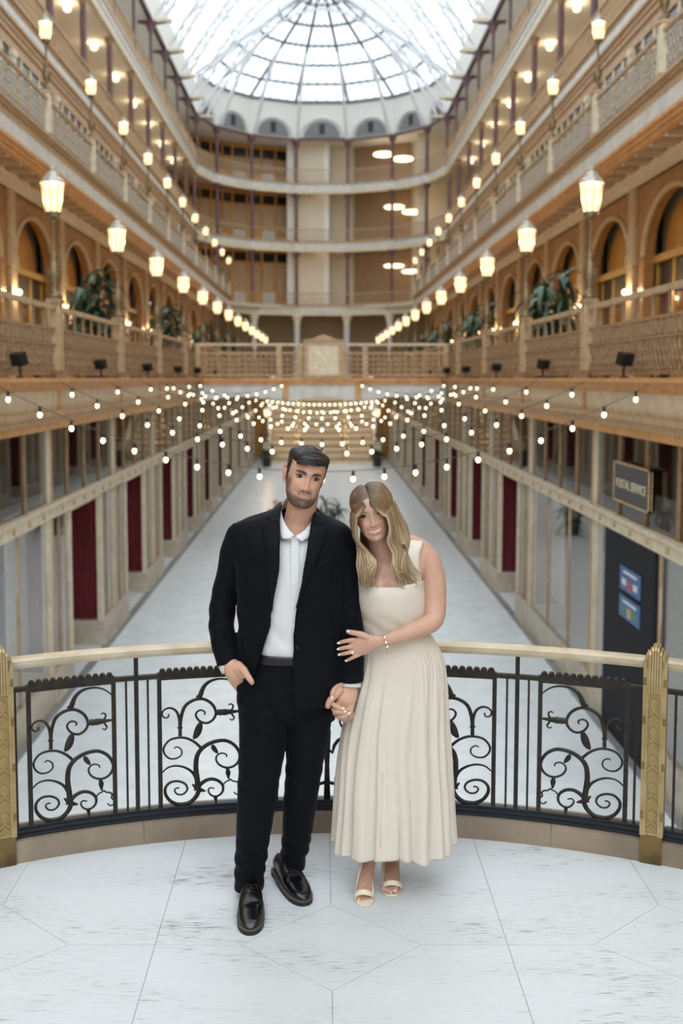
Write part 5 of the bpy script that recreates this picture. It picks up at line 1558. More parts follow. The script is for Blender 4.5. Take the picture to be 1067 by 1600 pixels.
for py in (876, 911, 945, 978):
    px = 461-(py-842)*.012; q = P(px, py, front_depth(SH,px,py)-.0062); b = MB().lathe([(.0045,0),(.0045,.0015),(.0025,.002)], n=10)
    o = attach(plain('shirt_button', [(v[0]+q.x, q.y-v[2], v[1]+q.z) for v in b.v], b.f, 'pearl', smooth=False), man)
# collar: stand-up leaves either side of the neck
def ribbon(name, left, right, material, root, th=.002, n=14, cols=6, bulge=0.0):
    """surface between two 3-D polylines"""
    L = [Vector(p) for p in smooth_poly([tuple(p) for p in left], 5)]; R = [Vector(p) for p in smooth_poly([tuple(p) for p in right], 5)]
    k = max(len(L), len(R)); rows = []
    def at(A, t):
        f = t*(len(A)-1); i = min(int(f), len(A)-2); return A[i].lerp(A[i+1], f-i)
    for i in range(k):
        t = i/(k-1); a, c = at(L, t), at(R, t); rows.append([a.lerp(c, j/cols)+Vector((0,-bulge*sin(pi*j/cols),0)) for j in range(cols+1)])
    m = MB().grid(rows); o = plain(name, m.v, m.f, material)
    md = o.modifiers.new('s', 'SOLIDIFY'); md.thickness = th; md.offset = 0
    return attach(o, root)
ribbon('collar_band', [P(441,790,3.925),P(446,779,3.965),P(466,777,4.0),P(486,787,3.965),P(492,801,3.925)], [P(436,806,3.925),P(440,797,3.975),P(466,795,4.02),P(491,803,3.975),P(497,817,3.925)], 'shirt', man, .0025)
ribbon('collar', [P(449,776,3.965),P(440,788,3.93),P(441,806,3.885),P(449,824,3.835),P(460,836,3.80)], [P(440,800,3.98),P(432,806,3.93),P(433,824,3.865),P(440,840,3.81),P(450,842,3.795)], 'shirt', man, .0025, bulge=.006)
ribbon('collar', [P(484,786,3.965),P(491,799,3.93),P(488,812,3.885),P(476,828,3.83),P(461,838,3.80)], [P(496,800,3.98),P(502,812,3.93),P(495,826,3.865),P(484,838,3.82),P(472,846,3.795)], 'shirt', man, .0025, bulge=.006)
# shirt cuffs
b = MB(); limb(b, [(352,1030,3.90,15.5),(357,1039,3.893,15.8),(360.5,1046,3.886,15.6)], 22, 3, capf=.05); attach(plain('shirt_cuff', b.v, b.f, 'shirt'), man)
b = MB(); limb(b, [(547,1050,3.905,17.5,.9),(547,1062,3.897,18,.9),(546.5,1073,3.890,18,.9)], 22, 3, capf=.05); attach(plain('shirt_cuff', b.v, b.f, 'shirt'), man)

# ---- jacket: open shell torso plus sleeves, fused
JK = [(789,439,493,3.955,.045,.05),(797,424,499,3.955,.062,.065),(804,401,508,3.95,.078,.078),(811,381,523,3.945,.094,.09),(820,366,541,3.94,.110,.1),(832,361,550,3.935,.126,.11),(855,362,548,3.93,.14,.12),(890,367,543,3.93,.149,.128),(930,370,540,3.93,.15,.132),(970,371,538,3.935,.145,.132),(1010,372,537,3.94,.142,.132),(1050,372,538,3.94,.144,.135),(1092,373,536,3.945,.145,.138)]
FE_L = [(789,441),(797,440),(820,437),(860,436.5),(893,436),(930,429),(960,425),(1000,412),(1025,404),(1050,395),(1070,388),(1092,383)]
FE_R = [(789,490),(797,489.5),(820,485),(843,481.5),(890,474),(925,467),(950,462),(1010,459),(1050,459),(1080,461),(1092,463)]
def jacket_shell():
    m = MB(); rings = []; TH_ = .011; y0, y1 = JK[0][0], JK[-1][0]; cnt = 90; ex = 2.3
    for i in range(cnt+1):
        py = y0+(y1-y0)*i/cnt; xl, xr, Yc, rf, rb = catm(JK, py); cx = (xl+xr)/2; rx = (xr-xl)/2
        ul = max(-.97, min(.97, (crv(FE_L, py)-cx)/rx)); ur = max(-.97, min(.97, (crv(FE_R, py)-cx)/rx))
        def ang(u):                     # angle (0 = +x, pi/2 = back) of a front point with normalised x = u
            c = math.copysign(abs(u)**(ex/2), u); return -math.acos(max(-1, min(1, c)))
        a0 = ang(ur); a1 = 2*pi+ang(ul)     # from right front edge, round the back, to the left front edge
        N = 70; out = []; inn = []
        for k in range(N+1):
            t = a0+(a1-a0)*k/N; c_, s_ = cos(t), sin(t); ux = math.copysign(abs(c_)**(2/ex), c_); uy = math.copysign(abs(s_)**(2/ex), s_)
            for lst, sh in ((out, 0), (inn, TH_)):
                px = cx+rx*ux*(1-sh/.23); Yd = Yc+((rb-sh) if uy > 0 else (rf-sh))*uy
                # keep x,z on the pixel column of the silhouette depth
                a = P(px, py, Yc); lst.append(Vector((a.x, Yd, a.z)))
        rings.append(out+inn[::-1])
    m.loft(rings); return m
b = jacket_shell()
# the front panel that hangs over the pocketed hand side flares forward
SLV_L = [(376,834,3.94,22,1.15),(366,858,3.94,21,1.15),(357,897,3.945,19.5,1.15),(350,930,3.95,20,1.15),(346.5,962,3.945,20.8,1.15),(347,985,3.93,20.8,1.15),(351,1010,3.915,19.8,1.1),(357,1038,3.896,18.4,1.05)]
SLV_R = [(530,838,3.945,20,1.2),(538,865,3.94,21.5,1.15),(541,905,3.935,20.5,1.15),(544,950,3.93,20,1.15),(547,990,3.92,21,1.1),(547.5,1025,3.91,21.2,1.05),(547,1064,3.90,21.5,1.0)]
limb(b, SLV_L, 30, capf=.06); limb(b, SLV_R, 30, capf=.06)
limb(b, [(436,806,3.965,11,1.6),(412,816,3.96,15,2.3),(390,824,3.955,16,2.4),(374,836,3.95,17,1.8)], 20)
limb(b, [(496,812,3.965,9,1.6),(508,821,3.96,15,2.2),(530,835,3.955,14,2.0),(537,846,3.95,15,1.8)], 20)
vs, fs, nn = fuse(b, .0042, 7)
EL = P(346, 965, 3.94); EL2 = P(546, 965, 3.9); HPc = P(395, 1000, 3.8)
def jack(v):
    d = .0022*noise.noise(Vector((v.x*12, v.y*12, v.z*16)))
    e = (v-EL).length; d += .0042*sin(v.z*62+v.x*75+v.y*40+5*noise.noise(v*6))*gs(e,.11)*(.35+.65*sstep(3.97,3.90,v.y))
    e = (v-EL2).length; d += .0028*sin(v.z*90-v.x*60+4*noise.noise(v*9))*gs(e,.12)
    e = (v-HPc).length; d += .0045*sin((v.x*.9-v.z*.5)*75+3*noise.noise(v*5))*gs(e,.13)
    d += .003*sin(v.z*60+v.x*130)*gs((v-P(370,870,3.85)).length,.08)
    return d
vs = cloth(vs, nn, jack)
jo = attach(plain('jacket', vs, fs, 'suit'), man)
# lapels and collar laid on the front
def on_jacket(px, py, off): return P(px, py, front_depth(JK, px, py)-off)
def lapel(inner, outer_, name):
    ribbon(name, [on_jacket(x, y, .010) for x, y in inner], [on_jacket(x, y, .008) for x, y in outer_], 'suit2', man, .004, bulge=.004)
lapel([(437,815),(437.5,831),(437,860),(436,892),(429,925),(425,955)], [(421,815.5),(410,818.5),(413,850),(418,880),(422.5,907),(424,953)], 'lapel')
lapel([(487,812),(483,836),(477,875),(471,912),(465,940),(462,951)], [(499,822),(511,828),(503,853),(492,880),(477,912),(463,949)], 'lapel')
ribbon('jacket_collar', [P(443,784,3.99),on_jacket(440.5,790,.012),on_jacket(438,802,.012),on_jacket(437,815,.012)], [P(436,786,4.0),on_jacket(424,799,.012),on_jacket(416.5,808,.011),on_jacket(421,815.5,.011)], 'suit2', man, .005, bulge=.004)
ribbon('jacket_collar', [P(488,795,3.99),on_jacket(490.5,800,.012),on_jacket(488.5,806,.012),on_jacket(487,812,.012)], [P(494,797,4.0),on_jacket(500,805,.012),on_jacket(506,817.5,.011),on_jacket(499,822,.011)], 'suit2', man, .005, bulge=.004)
q = on_jacket(464, 1012, .006); b = MB().lathe([(.006,0),(.006,.003),(.004,.0035)], n=12); attach(plain('jacket_button', [(v[0]+q.x, q.y-v[2], v[1]+q.z) for v in b.v], b.f, 'black', smooth=False), man)
b = MB(); rows = []
for i in range(9): rows.append([on_jacket(494+i*3.4, 884-i*1.3+dy, .003) for dy in (-2.5, 0, 2.5)])
b.grid(rows); o = attach(plain('breast_pocket', b.v, b.f, 'suit2'), man); md = o.modifiers.new('s', 'SOLIDIFY'); md.thickness = .002
# armhole seams
for pts in ([(372,812),(371,830),(373,860),(374,890)], [(545,823),(540,850),(536,885),(533,915)]):
    b = MB(); b.tube([on_jacket(x, y, .000)+Vector((0,-.0005,0)) for x, y in smooth_poly(pts)], .0012, 5); attach(plain('armhole_seam', b.v, b.f, 'suit2'), man)

# ---- shoes
def shoe(toe_px, toe_py, yaw, name='shoe'):
    """toe tip on the floor at that pixel, shoe pointing along yaw (0 = toward the camera)"""
    a = (toe_px-CX)/FPX; bb = -(toe_py-CY)/FPX; d = Vector((a, cos(TH)+bb*sin(TH), -sin(TH)+bb*cos(TH))); t = (0-ZC)/d.z; p = Vector((0,0,ZC))+d*t
    R = Matrix.Translation(p) @ Matrix.Rotation(yaw, 4, 'Z')
    L = .305
    wid_ = [(0,.004),(.003,.0125),(.010,.0220),(.025,.0335),(.045,.0415),(.07,.0465),(.12,.049),(.18,.045),(.24,.036),(.28,.034),(.30,.026),(.305,.012)]
    hgt = [(0,.026),(.012,.040),(.03,.049),(.06,.056),(.10,.064),(.14,.082),(.18,.098),(.22,.098),(.27,.090),(.305,.080)]
    def outline(s, z0, z1, grow):
        m = MB(); top = []; N = 30
        for i in range(N+1):
            u = L*(.5-.5*cos(pi*i/N)); top.append((u, crv(wid_, u)+grow))
        ring_ = [Vector((w_, u-grow*(1 if u < .15 else -1), 0)) for u, w_ in top]+[Vector((-w_, u-grow*(1 if u < .15 else -1), 0)) for u, w_ in top[::-1]]
        m.loft([[R @ (q+Vector((0,0,z0))) for q in ring_], [R @ (q+Vector((0,0,z1))) for q in ring_]]); return m
    so = outline(0, .0, .016, .005); s_ = attach(plain(name, so.v, so.f, 'sole', smooth=False), man)
    he = MB(); ring_ = [Vector((.034*cos(2*pi*i/16), .265+.038*sin(2*pi*i/16), 0)) for i in range(16)]
    we = outline(0, .016, .021, .0052); w_o = plain('welt', we.v, we.f, 'welt', smooth=False); w_o.parent = s_; w_o.matrix_parent_inverse = s_.matrix_world.inverted() if False else Matrix.Identity(4)
    m = MB(); rings = []; N = 46
    for i in range(N+1):
        u = L*(.5-.5*cos(pi*i/N)); w_ = crv(wid_, u); h = crv(hgt, u); n = 24; rg = []
        for k in range(n):
            aa = 2*pi*k/n; c_, sn = cos(aa), sin(aa)
            e = 2.6 if u < .13 else 2.2
            x = w_*math.copysign(abs(c_)**(2/e), c_)*(1-.25*sstep(.15,.25,u)*max(0, sn)); z = .02 + (h-.02)*(.5+.5*math.copysign(abs(sn)**(2/e), sn))
            z -= .006*gs(u-.115,.012)*max(0, sn)          # vamp crease
            z += .0014*(1 if u > .072 else 0)*max(0, sn)   # toe cap step
            rg.append(R @ Vector((x, u, z)))
        rings.append(rg)
    m.loft(rings); up = plain('upper', m.v, m.f, 'leather'); up.parent = s_
    for j in range(4):
        u = .135+j*.017; h = crv(hgt, u)+.0035; m = MB(); m.tube([R @ Vector((x, u+.004*(1 if j % 2 else -1)*x/.02, h-abs(x)*.28)) for x in (-.022,-.012,0,.012,.022)], .0016, 6); lo = plain('lace', m.v, m.f, 'black'); lo.parent = s_
    m = MB()
    for s in (-1, 1):
        m.tube([R @ Vector((s*q[0], q[1], q[2])) for q in smooth_poly([(0,.175,.100),(.016,.168,.112),(.026,.160,.108),(.02,.158,.096),(.002,.172,.099)])], .0013, 5)
    lo = plain('lace_bow', m.v, m.f, 'black'); lo.parent = s_
    m = MB(); m.tube([R @ Vector((x, .122+abs(x)*.9, crv(hgt,.122+abs(x)*.9)+.001-abs(x)*.5)) for x in (-.036,-.026,-.013,0,.013,.026,.036)], .0013, 5); lo = plain('vamp_seam', m.v, m.f, 'leather'); lo.parent = s_
    return s_
shoe(391, 1461, radians(3)); shoe(478, 1415, radians(24))
# ================================================================== THE WOMAN
wom = empty('person', (P(598, 1395, 3.92).x, 3.92, 0))
tag(wom, 'smiling person with long wavy blonde hair in a cream midi dress, holding the suited arm', 'person', kind='thing')
SK_W = (.57, .35, .26)
def wom_bumps(x, z):
    d = 0
    h = crv([(-.052,0),(-.046,.004),(-.041,.015),(-.036,.0195),(-.030,.0180),(-.016,.0105),(-.002,.006),(.012,.002),(.03,0)], z)
    sg = crv([(-.05,.0105),(-.036,.0105),(-.02,.0080),(0,.0068),(.02,.010)], z)
    d += h*gs(x, sg)
    for s in (-1, 1):
        d += .0070*gs(x-s*.0118, .0060)*gs(z+.0385, .006) - .0065*gs(x-s*.0070, .0032)*gs(z+.0440, .0026)
        d -= .0085*gs(x-s*.031, .016)*gs(z-.001, .011)
        d += .0028*gs(x-s*.03, .02)*gs(z-.019, .008)
        d += .0085*gs(x-s*.040, .016)*gs(z+.033, .015)
        d -= .0035*gs(x-s*.030, .005)*gs(z+.052, .012)
    d += .0060*gs(x, .026)*gs(z+.060, .018)
    zm = -.0605+9.0*x*x
    win = 1-sstep(.024, .031, abs(x))
    d += win*(.0030*gs(z-zm-.0058, .003)+.0046*gs(z-zm+.0120, .0048)-.0045*gs(z-zm+.002, .004))
    d -= .0025*gs(x, .014)*gs(z+.082, .005)
    d += .0075*gs(x, .015)*gs(z+.096, .011)
    return d
WPROF = [(-.112,.010,-.052,-.02,-.04),(-.108,.022,-.068,.0,-.035),(-.100,.034,-.077,.012,-.03),(-.086,.0475,-.0805,.03,-.02),(-.065,.0575,-.081,.055,-.005),(-.040,.0640,-.0805,.072,.005),
         (-.018,.0670,-.0805,.084,.01),(.0,.0685,-.082,.088,.012),(.025,.0695,-.087,.090,.012),(.05,.0695,-.085,.089,.012),(.073,.066,-.077,.083,.012),(.090,.056,-.063,.07,.012),(.102,.040,-.043,.052,.012),(.109,.021,-.02,.032,.012),(.1115,.006,-.004,.016,.01)]
WH = Head(WPROF, wom_bumps)
WMAT = head_matrix(580.4, 806.0, 3.80, -14.0, -3.0, 6.0)
WCEN = Vector((.009,.012,.010))
def wom_tone(v):
    x, y, z = v; c = SK_W; nz = noise.noise(v*200)*.5+.5
    if y < .0:
        c = mixc(c, (.66,.30,.22), .50*sum(gs(x-s*.042, .018)*gs(z+.028, .018) for s in (-1,1)))
        c = mixc(c, (.66,.33,.25), .4*gs(x, .011)*gs(z+.036, .010))
        zm = -.0605+9.0*x*x
        lip = (1-sstep(.024,.029,abs(x)))*max(gs(z-zm-.0052,.003), gs(z-zm+.0125,.0042))
        if y < -.05:
            c = mixc(c, (.52,.20,.18), .75*lip)
            for s in (-1, 1):
                xx = x*s; zb = .0175+.0042*sin((xx-.012)/.036*2.5); b_ = gs(z-zb, .0026)*sstep(.011,.018,xx)*(1-sstep(.046,.052,xx))
                c = mixc(c, (.12,.07,.045), min(1, b_)*.9)
    return mixc(c, (c[0]*.95,c[1]*.94,c[2]*.94), nz*.6)
pcs = [([WMAT @ v for v in WH.vs], WH.fs, [wom_tone(v) for v in WH.vs])]
TW = [(837,604,648,3.96,.032,.04),(844,596,664,3.96,.046,.048),(852,587,674,3.958,.055,.054),(864,576,681,3.955,.068,.062),(885,566,672,3.95,.082,.075),(905,562,657,3.945,.098,.08),(925,563,655,3.945,.106,.083),(960,569,659,3.95,.095,.083),(1000,572,664,3.955,.088,.085),(1040,566,684,3.96,.09,.095)]
B1 = P(586, 918, 3.84); B2 = P(630, 914, 3.84)
def chest(p, t, py, u, c, rx):
    if p.y < c.y:
        f = max(0, -sin(t))
        p = p+Vector((0,-f*.020*(gs(p.x-B1.x,.045)+gs(p.x-B2.x,.045))*gs(p.z-B1.z,.05), 0))
        p.y += .016*f*gs(p.x-(B1.x+B2.x)/2+.012,.007)*gs(p.z-B1.z-.015,.035)
    return p
b = MB(); levels_loft(b, TW, 56, 4, fn=chest)
limb(b, [(587,820,3.90,17.5,1.1),(592,840,3.915,19,1.1),(599,858,3.93,22,1.0),(606,874,3.94,30,.8)], 18)
# her left arm across to his sleeve
limb(b, [(655,866,3.955,17,1.1),(668,874,3.955,19.5,1.1),(676,905,3.945,20.3,1.05),(678.5,938,3.93,19,1.05),(677.5,962,3.905,18,1.05),(672,974,3.875,15.5,1.05),(652,983,3.842,14,1.0),(628,992,3.818,12,.95),(608,999,3.812,10,.9),(597,1002,3.812,9.2,.85)], 20)
limb(b, [(598,1001.5,3.812,9,.85),(585,1003,3.815,11.5,.65),(570,1007,3.825,15.5,.45),(556,1012,3.835,15.5,.4)], 16)
WF = [((553,999.5),(543,1001.3),(535,1002.8),(529,1005.0),3.5), ((551,1010),(542,1011.5),(534,1013),(528.5,1014.5),3.6), ((553,1018),(544,1020),(536,1021.5),(530,1023),3.4), ((560,1023),(552,1027),(546,1030),(541,1032.5),3.2)]
for q in WF:
    limb(b, [(q[0][0],q[0][1],3.832,q[4]+.5),(q[1][0],q[1][1],3.828,q[4]),(q[2][0],q[2][1],3.836,q[4]-.2),(q[3][0],q[3][1],3.846,q[4]-.9)], 12)
limb(b, [(577,998,3.818,6.5),(566,992,3.818,5.3),(556,989.5,3.82,4.6),(548,988,3.828,4.2),(543,986.5,3.834,3.4)], 12)
# her right arm, behind his sleeve, to the clasped hands
limb(b, [(588,872,3.97,17),(576,890,4.01,17),(576,950,4.025,16),(570,1000,4.02,13),(560,1050,3.995,10.5),(550,1072,3.94,9)], 14)
limb(b, [(549,1070,3.925,9.5,.8),(541,1084,3.895,12,.6),(533,1094,3.875,13,.6)], 14)
HF = [([(536,1070,3.868),(526,1074,3.845),(520,1082,3.828),(519,1091,3.822)],4.6), ([(519,1096,3.85),(521,1101,3.824),(528,1105,3.815),(537,1107.5,3.815)],4.1), ([(520,1106,3.85),(523,1111,3.824),(531,1113,3.815),(539,1112,3.818)],4.0), ([(526,1114,3.85),(529,1119,3.828),(537,1119.5,3.82),(546,1114,3.826)],3.9)]
for pts, r_ in HF: limb(b, [(x, y, Y, r_*(1 if i < 3 else .8)) for i, (x, y, Y) in enumerate(pts)], 12)
# legs crossed at the shins, feet raised on heels
FL = [(600,1240,3.985,17),(590,1300,3.99,13),(581,1332,3.99,10.6),(575.5,1352,3.975,11,.95),(572,1372,3.94,12.2,.8),(569.5,1390,3.90,13.8,.55),(568.5,1400,3.872,14.2,.4)]
FR = [(596,1240,4.02,17),(606,1300,4.04,13),(612,1330,4.05,11.5),(613,1348,4.03,11.5,.95),(613,1362,3.995,12.2,.8),(612.5,1375,3.955,13.2,.55),(612.5,1385,3.93,13.8,.4)]
limb(b, FL, 18); limb(b, FR, 18)
for (x, y, Y, r_) in ((560.5,1407.5,3.842,5.2),(567.5,1409.5,3.84,3.6),(572.5,1409.5,3.842,3.4),(577,1408.5,3.845,3.2),(581,1406,3.85,3.0)):
    limb(b, [(x*.6+568.5*.4,y-13,Y+.04,r_+.5),(x,y-5,Y+.016,r_),(x,y,Y,r_)], 10)
for (x, y, Y, r_) in ((617.5,1391.5,3.895,5.0),(611,1393.5,3.892,3.5),(606,1393,3.894,3.3),(602,1391.5,3.897,3.1),(598.5,1389,3.902,2.9)):
    limb(b, [(x*.6+612.5*.4,y-12,Y+.04,r_+.5),(x,y-5,Y+.016,r_),(x,y,Y,r_)], 10)
vs, fs, nn = fuse(b, .0024, 4)
def leg_tone(v):
    c = SK_W; n_ = max(0, noise.noise(v*50))
    return mixc(c, (c[0]*1.05,c[1]*.88,c[2]*.84), n_*.8)
pcs.append((vs, fs, [leg_tone(v) for v in vs]))
attach(colmesh('body', pcs, M['skin']), wom)
for q in WF: nail(q[3][0]-.3, q[3][1]-.2, 3.836, radians(170), .011, .0075, 'nail', wom)
nail(543.8, 986.4, 3.824, radians(190), .012, .008, 'nail', wom)
for x, y, Y, a in ((519,1090.5,3.809,100),(536.5,1107.3,3.804,15),(539,1112,3.807,-10),(545.5,1114.5,3.814,-40)): nail(x, y, Y, radians(a), .013, .0085, 'nail', wom)
for x, y, Y in ((560.5,1408,3.827),(567.5,1411,3.829),(572.5,1411,3.831),(617.5,1392,3.88),(611,1395,3.881)): nail(x, y, Y, radians(90), .008, .0085 if x in (560.5,617.5) else .006, 'nail', wom)
eyes(WMAT, WH, .0305, .0005, .0135, wom, slant=.02, uh=.30, lh=.18)
mouthset(WMAT, WH, -.0610, 9.0, .0265, .0022, .0105, wom, tz=.0005)

# ---- hair
def lock_color(t, r_, streak):
    root = (.075,.044,.026); mid = (.21,.128,.070); tip = (.60,.46,.29)
    c = mixc(root, mid, sstep(.0,.30,t)); c = mixc(c, tip, sstep(.28,.95,t)*(.12+.88*streak**1.3))
    if streak > .8: c = mixc(c, (.55,.42,.27), .45*sstep(.05,.4,t))
    return tuple(q*(.8+.4*r_) for q in c)
RI = [(572,767,3.84),(581,774,3.80),(593,790,3.779),(604,809,3.778),(609,830,3.785),(608,848,3.80),(614,866,3.81),(611,884,3.805),(615,899,3.81),(628,909,3.815)]
RO = [(574,762.5,3.87),(592,757.5,3.89),(611,768,3.90),(618,787,3.905),(628,811,3.915),(634,832,3.92),(638,855,3.905),(639,875,3.89),(647,893,3.875),(654,908,3.865)]
LI = [(571,767,3.84),(565.5,776,3.805),(560,792,3.785),(556.5,810,3.785),(557,828,3.80),(563,846,3.82),(576,864,3.83),(586,881,3.825),(582,897,3.815),(590,908,3.815)]
LO = [(570,763,3.87),(562,769,3.89),(552,788,3.90),(549,811,3.905),(553,835,3.90),(557,858,3.88),(560,880,3.86),(564,897,3.84),(561,914,3.83)]
def resample(A, n=10):
    q = smooth_poly([tuple(p) for p in A], 6); return [q[int(round(i*(len(q)-1)/(n-1)))] for i in range(n)]
rnd = random.Random(21); hp_ = []
def add_lock(path, rad, rr, streak, wav, ph, world=None):
    """world: leading points already in space; path: the pixel points that follow"""
    w0 = [tuple(p) for p in (world or [])]; allp = w0+[tuple(P(*p)) for p in path]
    q = [Vector(c) for c in smooth_poly(allp, 5)]; n = len(q); m = MB(); pts = []; rads = []
    for i, p in enumerate(q):
        t = i/(n-1); ww = wav*.0025*sstep(.38,.62,t)
        pts.append(p+Vector((ww*sin(t*15+ph), .9*ww*cos(t*15+ph), 0))); rads.append(max(.0006, rad*.0025*(1 if .04 < t < .58 else (.6 if t <= .04 else 1-((t-.58)/.425)*.92))))
    m.tube(pts, rads, 6); cs = []
    for i in range(n): cs += [lock_color(i/(n-1), rr, streak)]*6
    hp_.append((m.v, m.f, cs))
SA, SB, SC = .0775, .0945, .083; WINV = WMAT.inverted()
for (A, Bq, cnt, sd, deep) in ((RI, RO, 120, 1, 0), (LI, LO, 90, -1, 0), (RI, RO, 45, 1, 1), (LI, LO, 35, -1, 1)):
    A = resample(A); Bq = resample(Bq)
    for i in range(cnt):
        s = ((i+.5)/cnt)**.9; j = [(rnd.random()-.5)*2 for _ in range(4)]; bow = 4*s*(1-s)
        lo_ = []
        for k in range(3, 10):
            t = k/9; a, c = A[k], Bq[k]; x = a[0]+(c[0]-a[0])*s+j[0]*2.6*t*t+j[2]*2.2*t*t; y = a[1]+(c[1]-a[1])*s+sstep(.7,1,t)*(j[1]*14-2)
            Y = a[2]+(c[2]-a[2])*s + j[3]*.008*t + deep*.022 - .012*bow*sstep(.45,.8,t); lo_.append((x, y, Y))
        p3 = WINV @ P(*lo_[0]); py_ = -.079+.134*s; pz = .014+.083*sqrt(max(.05, 1-((py_-.012)/.1)**2))
        p0 = on_scalp((.0018*sd+.0008*j[0]-.002, py_, pz), .003, SA, SB, SC, WCEN)
        wl = [WMAT @ p0]
        for t in (.2, .42, .65, .85):
            q = p0.lerp(p3, t); r_ = on_scalp(q, .005+.004*rnd.random()+.004*sin(pi*t), SA, SB, SC, WCEN)
            if (q-WCEN).length > (r_-WCEN).length: r_ = q+Vector((0,-.004*(s < .12),0))
            else: r_ = r_.lerp(q, .75*sstep(.5,1.0,t))
            wl.append(WMAT @ r_)
        streak = 1.0 if s < .07 else rnd.random()
        if deep: streak *= .5
        add_lock(lo_, 1.2+rnd.random()*1.0, rnd.random(), streak, 1.8+rnd.random()*2.2, 1.0+s*3+rnd.random()*.9, wl)
# stray wisps over the shoulder
for i in range(8):
    x0 = 632+i*1.2; add_lock([(x0-8,850,3.86),(x0-2,868,3.85),(x0+6,885,3.845),(x0+13+i,900,3.845),(x0+18+i*.8,912+i,3.85)], .5, .6, .9, 1.0, i)
attach(colmesh('hair', hp_, M['hair']), wom)
# under-hair: scalp cap and the mass behind the neck
cap = []; kp = []
for v in WH.vs:
    x, y, z = v; hl = .070-.30*abs(x)
    if y > -.045: hl = .05-(y+.045)*1.6
    if y > -.0: hl = -.06
    k = z-hl; kp.append(k > -.002); nrm = Vector((x/.07**2, (y-.012)/.09**2, (z-.02)/.1**2)).normalized()
    gr = noise.noise(Vector((x*30, y*260, z*30)))*.0014
    cap.append(v+nrm*((.0025+gr)*sstep(-.004,.012,k)))
cc = []
for v in WH.vs:
    n_ = noise.noise(Vector((v.x*25, v.y*300, v.z*25)))*.5+.5; cc.append(mixc((.075,.046,.028), (.17,.11,.065), n_))
m = MB(); limb(m, [(590,795,3.96,24,.6),(592,830,3.965,30,.5),(596,865,3.955,33,.4),(600,890,3.94,28,.3)], 16)
o = colmesh('under_hair', [([WMAT @ v for v in cap], [f for f in WH.fs if len(f) == 4 and all(kp[i] for i in f)]+[WH.fs[-1]], cc), (m.v, m.f, (.13,.082,.048))], M['hair']); attach(o, wom)

# ---- dress
DB = [(907,560,661,3.945,.112,.090),(925,559,663,3.945,.122,.090),(945,561,664,3.945,.119,.090),(965,565,664,3.95,.106,.090),(985,567,668,3.955,.099,.092),(1000,567,678,3.96,.100,.098),(1030,564,690,3.96,.110,.110),(1060,557,694,3.965,.118,.122),(1100,546,696,3.965,.128,.132),(1150,536,698,3.97,.138,.140),(1220,529,701,3.97,.148,.148),(1290,525,704,3.97,.156,.155),(1321,523,706,3.97,.160,.158)]
def seam_y(px): return 1000+34*gs((px-612)/1.0, 34) if 560 < px < 690 else 1000
def dressf(p, t, py, u, c, rx):
    px = CX+FPX*p.x/(p.y*cos(TH)+(ZC-p.z)*sin(TH))
    f = max(0, -sin(t))
    p = p+Vector((0,-f*.014*(gs(p.x-B1.x,.05)+gs(p.x-B2.x-.005,.05))*gs(p.z-B1.z+.012,.045),0))
    # neckline dips to the middle, rises toward the strap
    if py < 916 and sin(t) < 0:
        p.z -= (.004*gs((px-598)/1., 30) - .008*sstep(615,640,px))*(1-sstep(907,916,py))
    g_ = sstep(seam_y(px)-4, seam_y(px)+60, py)
    rad = Vector((p.x-c.x, p.y-c.y, 0)).normalized()
    ph = t+.10*noise.noise(Vector((t*2, u*3, 5)))
    f1 = sin(11*ph+1.2); f2 = sin(17*ph+.4+1.3*sin(u*2.5))
    fold = .55*(1-2*(1-abs(f1))**2.2*(1 if f1 < 0 else .35))*.6+.35*f1+.42*f2+.22*sin(27*ph+2.1)-.32
    amp = g_*(.0075+.0165*sstep(1030,1300,py))
    # fine gathers right below the seam
    ga = sstep(seam_y(px)-3, seam_y(px)+6, py)*(1-sstep(1040,1120,py))*(sstep(632,665,px)+.7*(1-sstep(566,585,px)))
    d = amp*fold + ga*.0035*sin(58*t+3*noise.noise(Vector((t*5,u*6,1))))
    # soft diagonal drag lines on the bodice
    d += .0016*sin((p.z*1.1+p.x*.7)*90)*gs(py-975,22)
    p = p+rad*d
    if py > 1280: p.z += (.010*sin(3*t+.6)+.006*sin(7*t))*sstep(1280,1321,py)
    return p
m = MB(); levels_loft(m, DB, 260, 3.2, ex=2.15, fn=dressf, cap=False)
o = attach(plain('dress', m.v, m.f, 'satin'), wom); md = o.modifiers.new('s', 'SOLIDIFY'); md.thickness = .003; md.offset = -1
def chest_y(px, py): return front_depth(TW, px, py)
def onc(px, py, off): 
    y = chest_y(px, py); q = P(px, py, y); e = .020*(gs(q.x-B1.x,.045)+gs(q.x-B2.x,.045))*gs(q.z-B1.z,.05); return P(px, py, y-e-off)
ribbon('dress_strap', [onc(622,916,.012),onc(622,895,.012),onc(622,875,.012),onc(624,858,.014),P(628,843,3.925),P(632,836,3.97)], [P(665,934,3.905),P(659,908,3.885),P(656,890,3.878),P(655,868,3.880),P(660,851,3.905),P(662,843,3.965)], 'satin', wom, .003, bulge=.006)
ribbon('dress_strap', [onc(579,914,.006),onc(577,895,.004),onc(578,880,.004),P(582,868,3.95)], [P(561,925,3.92),onc(566,900,.004),onc(567,885,.004),P(572,872,3.96)], 'satin', wom, .003, bulge=.004)
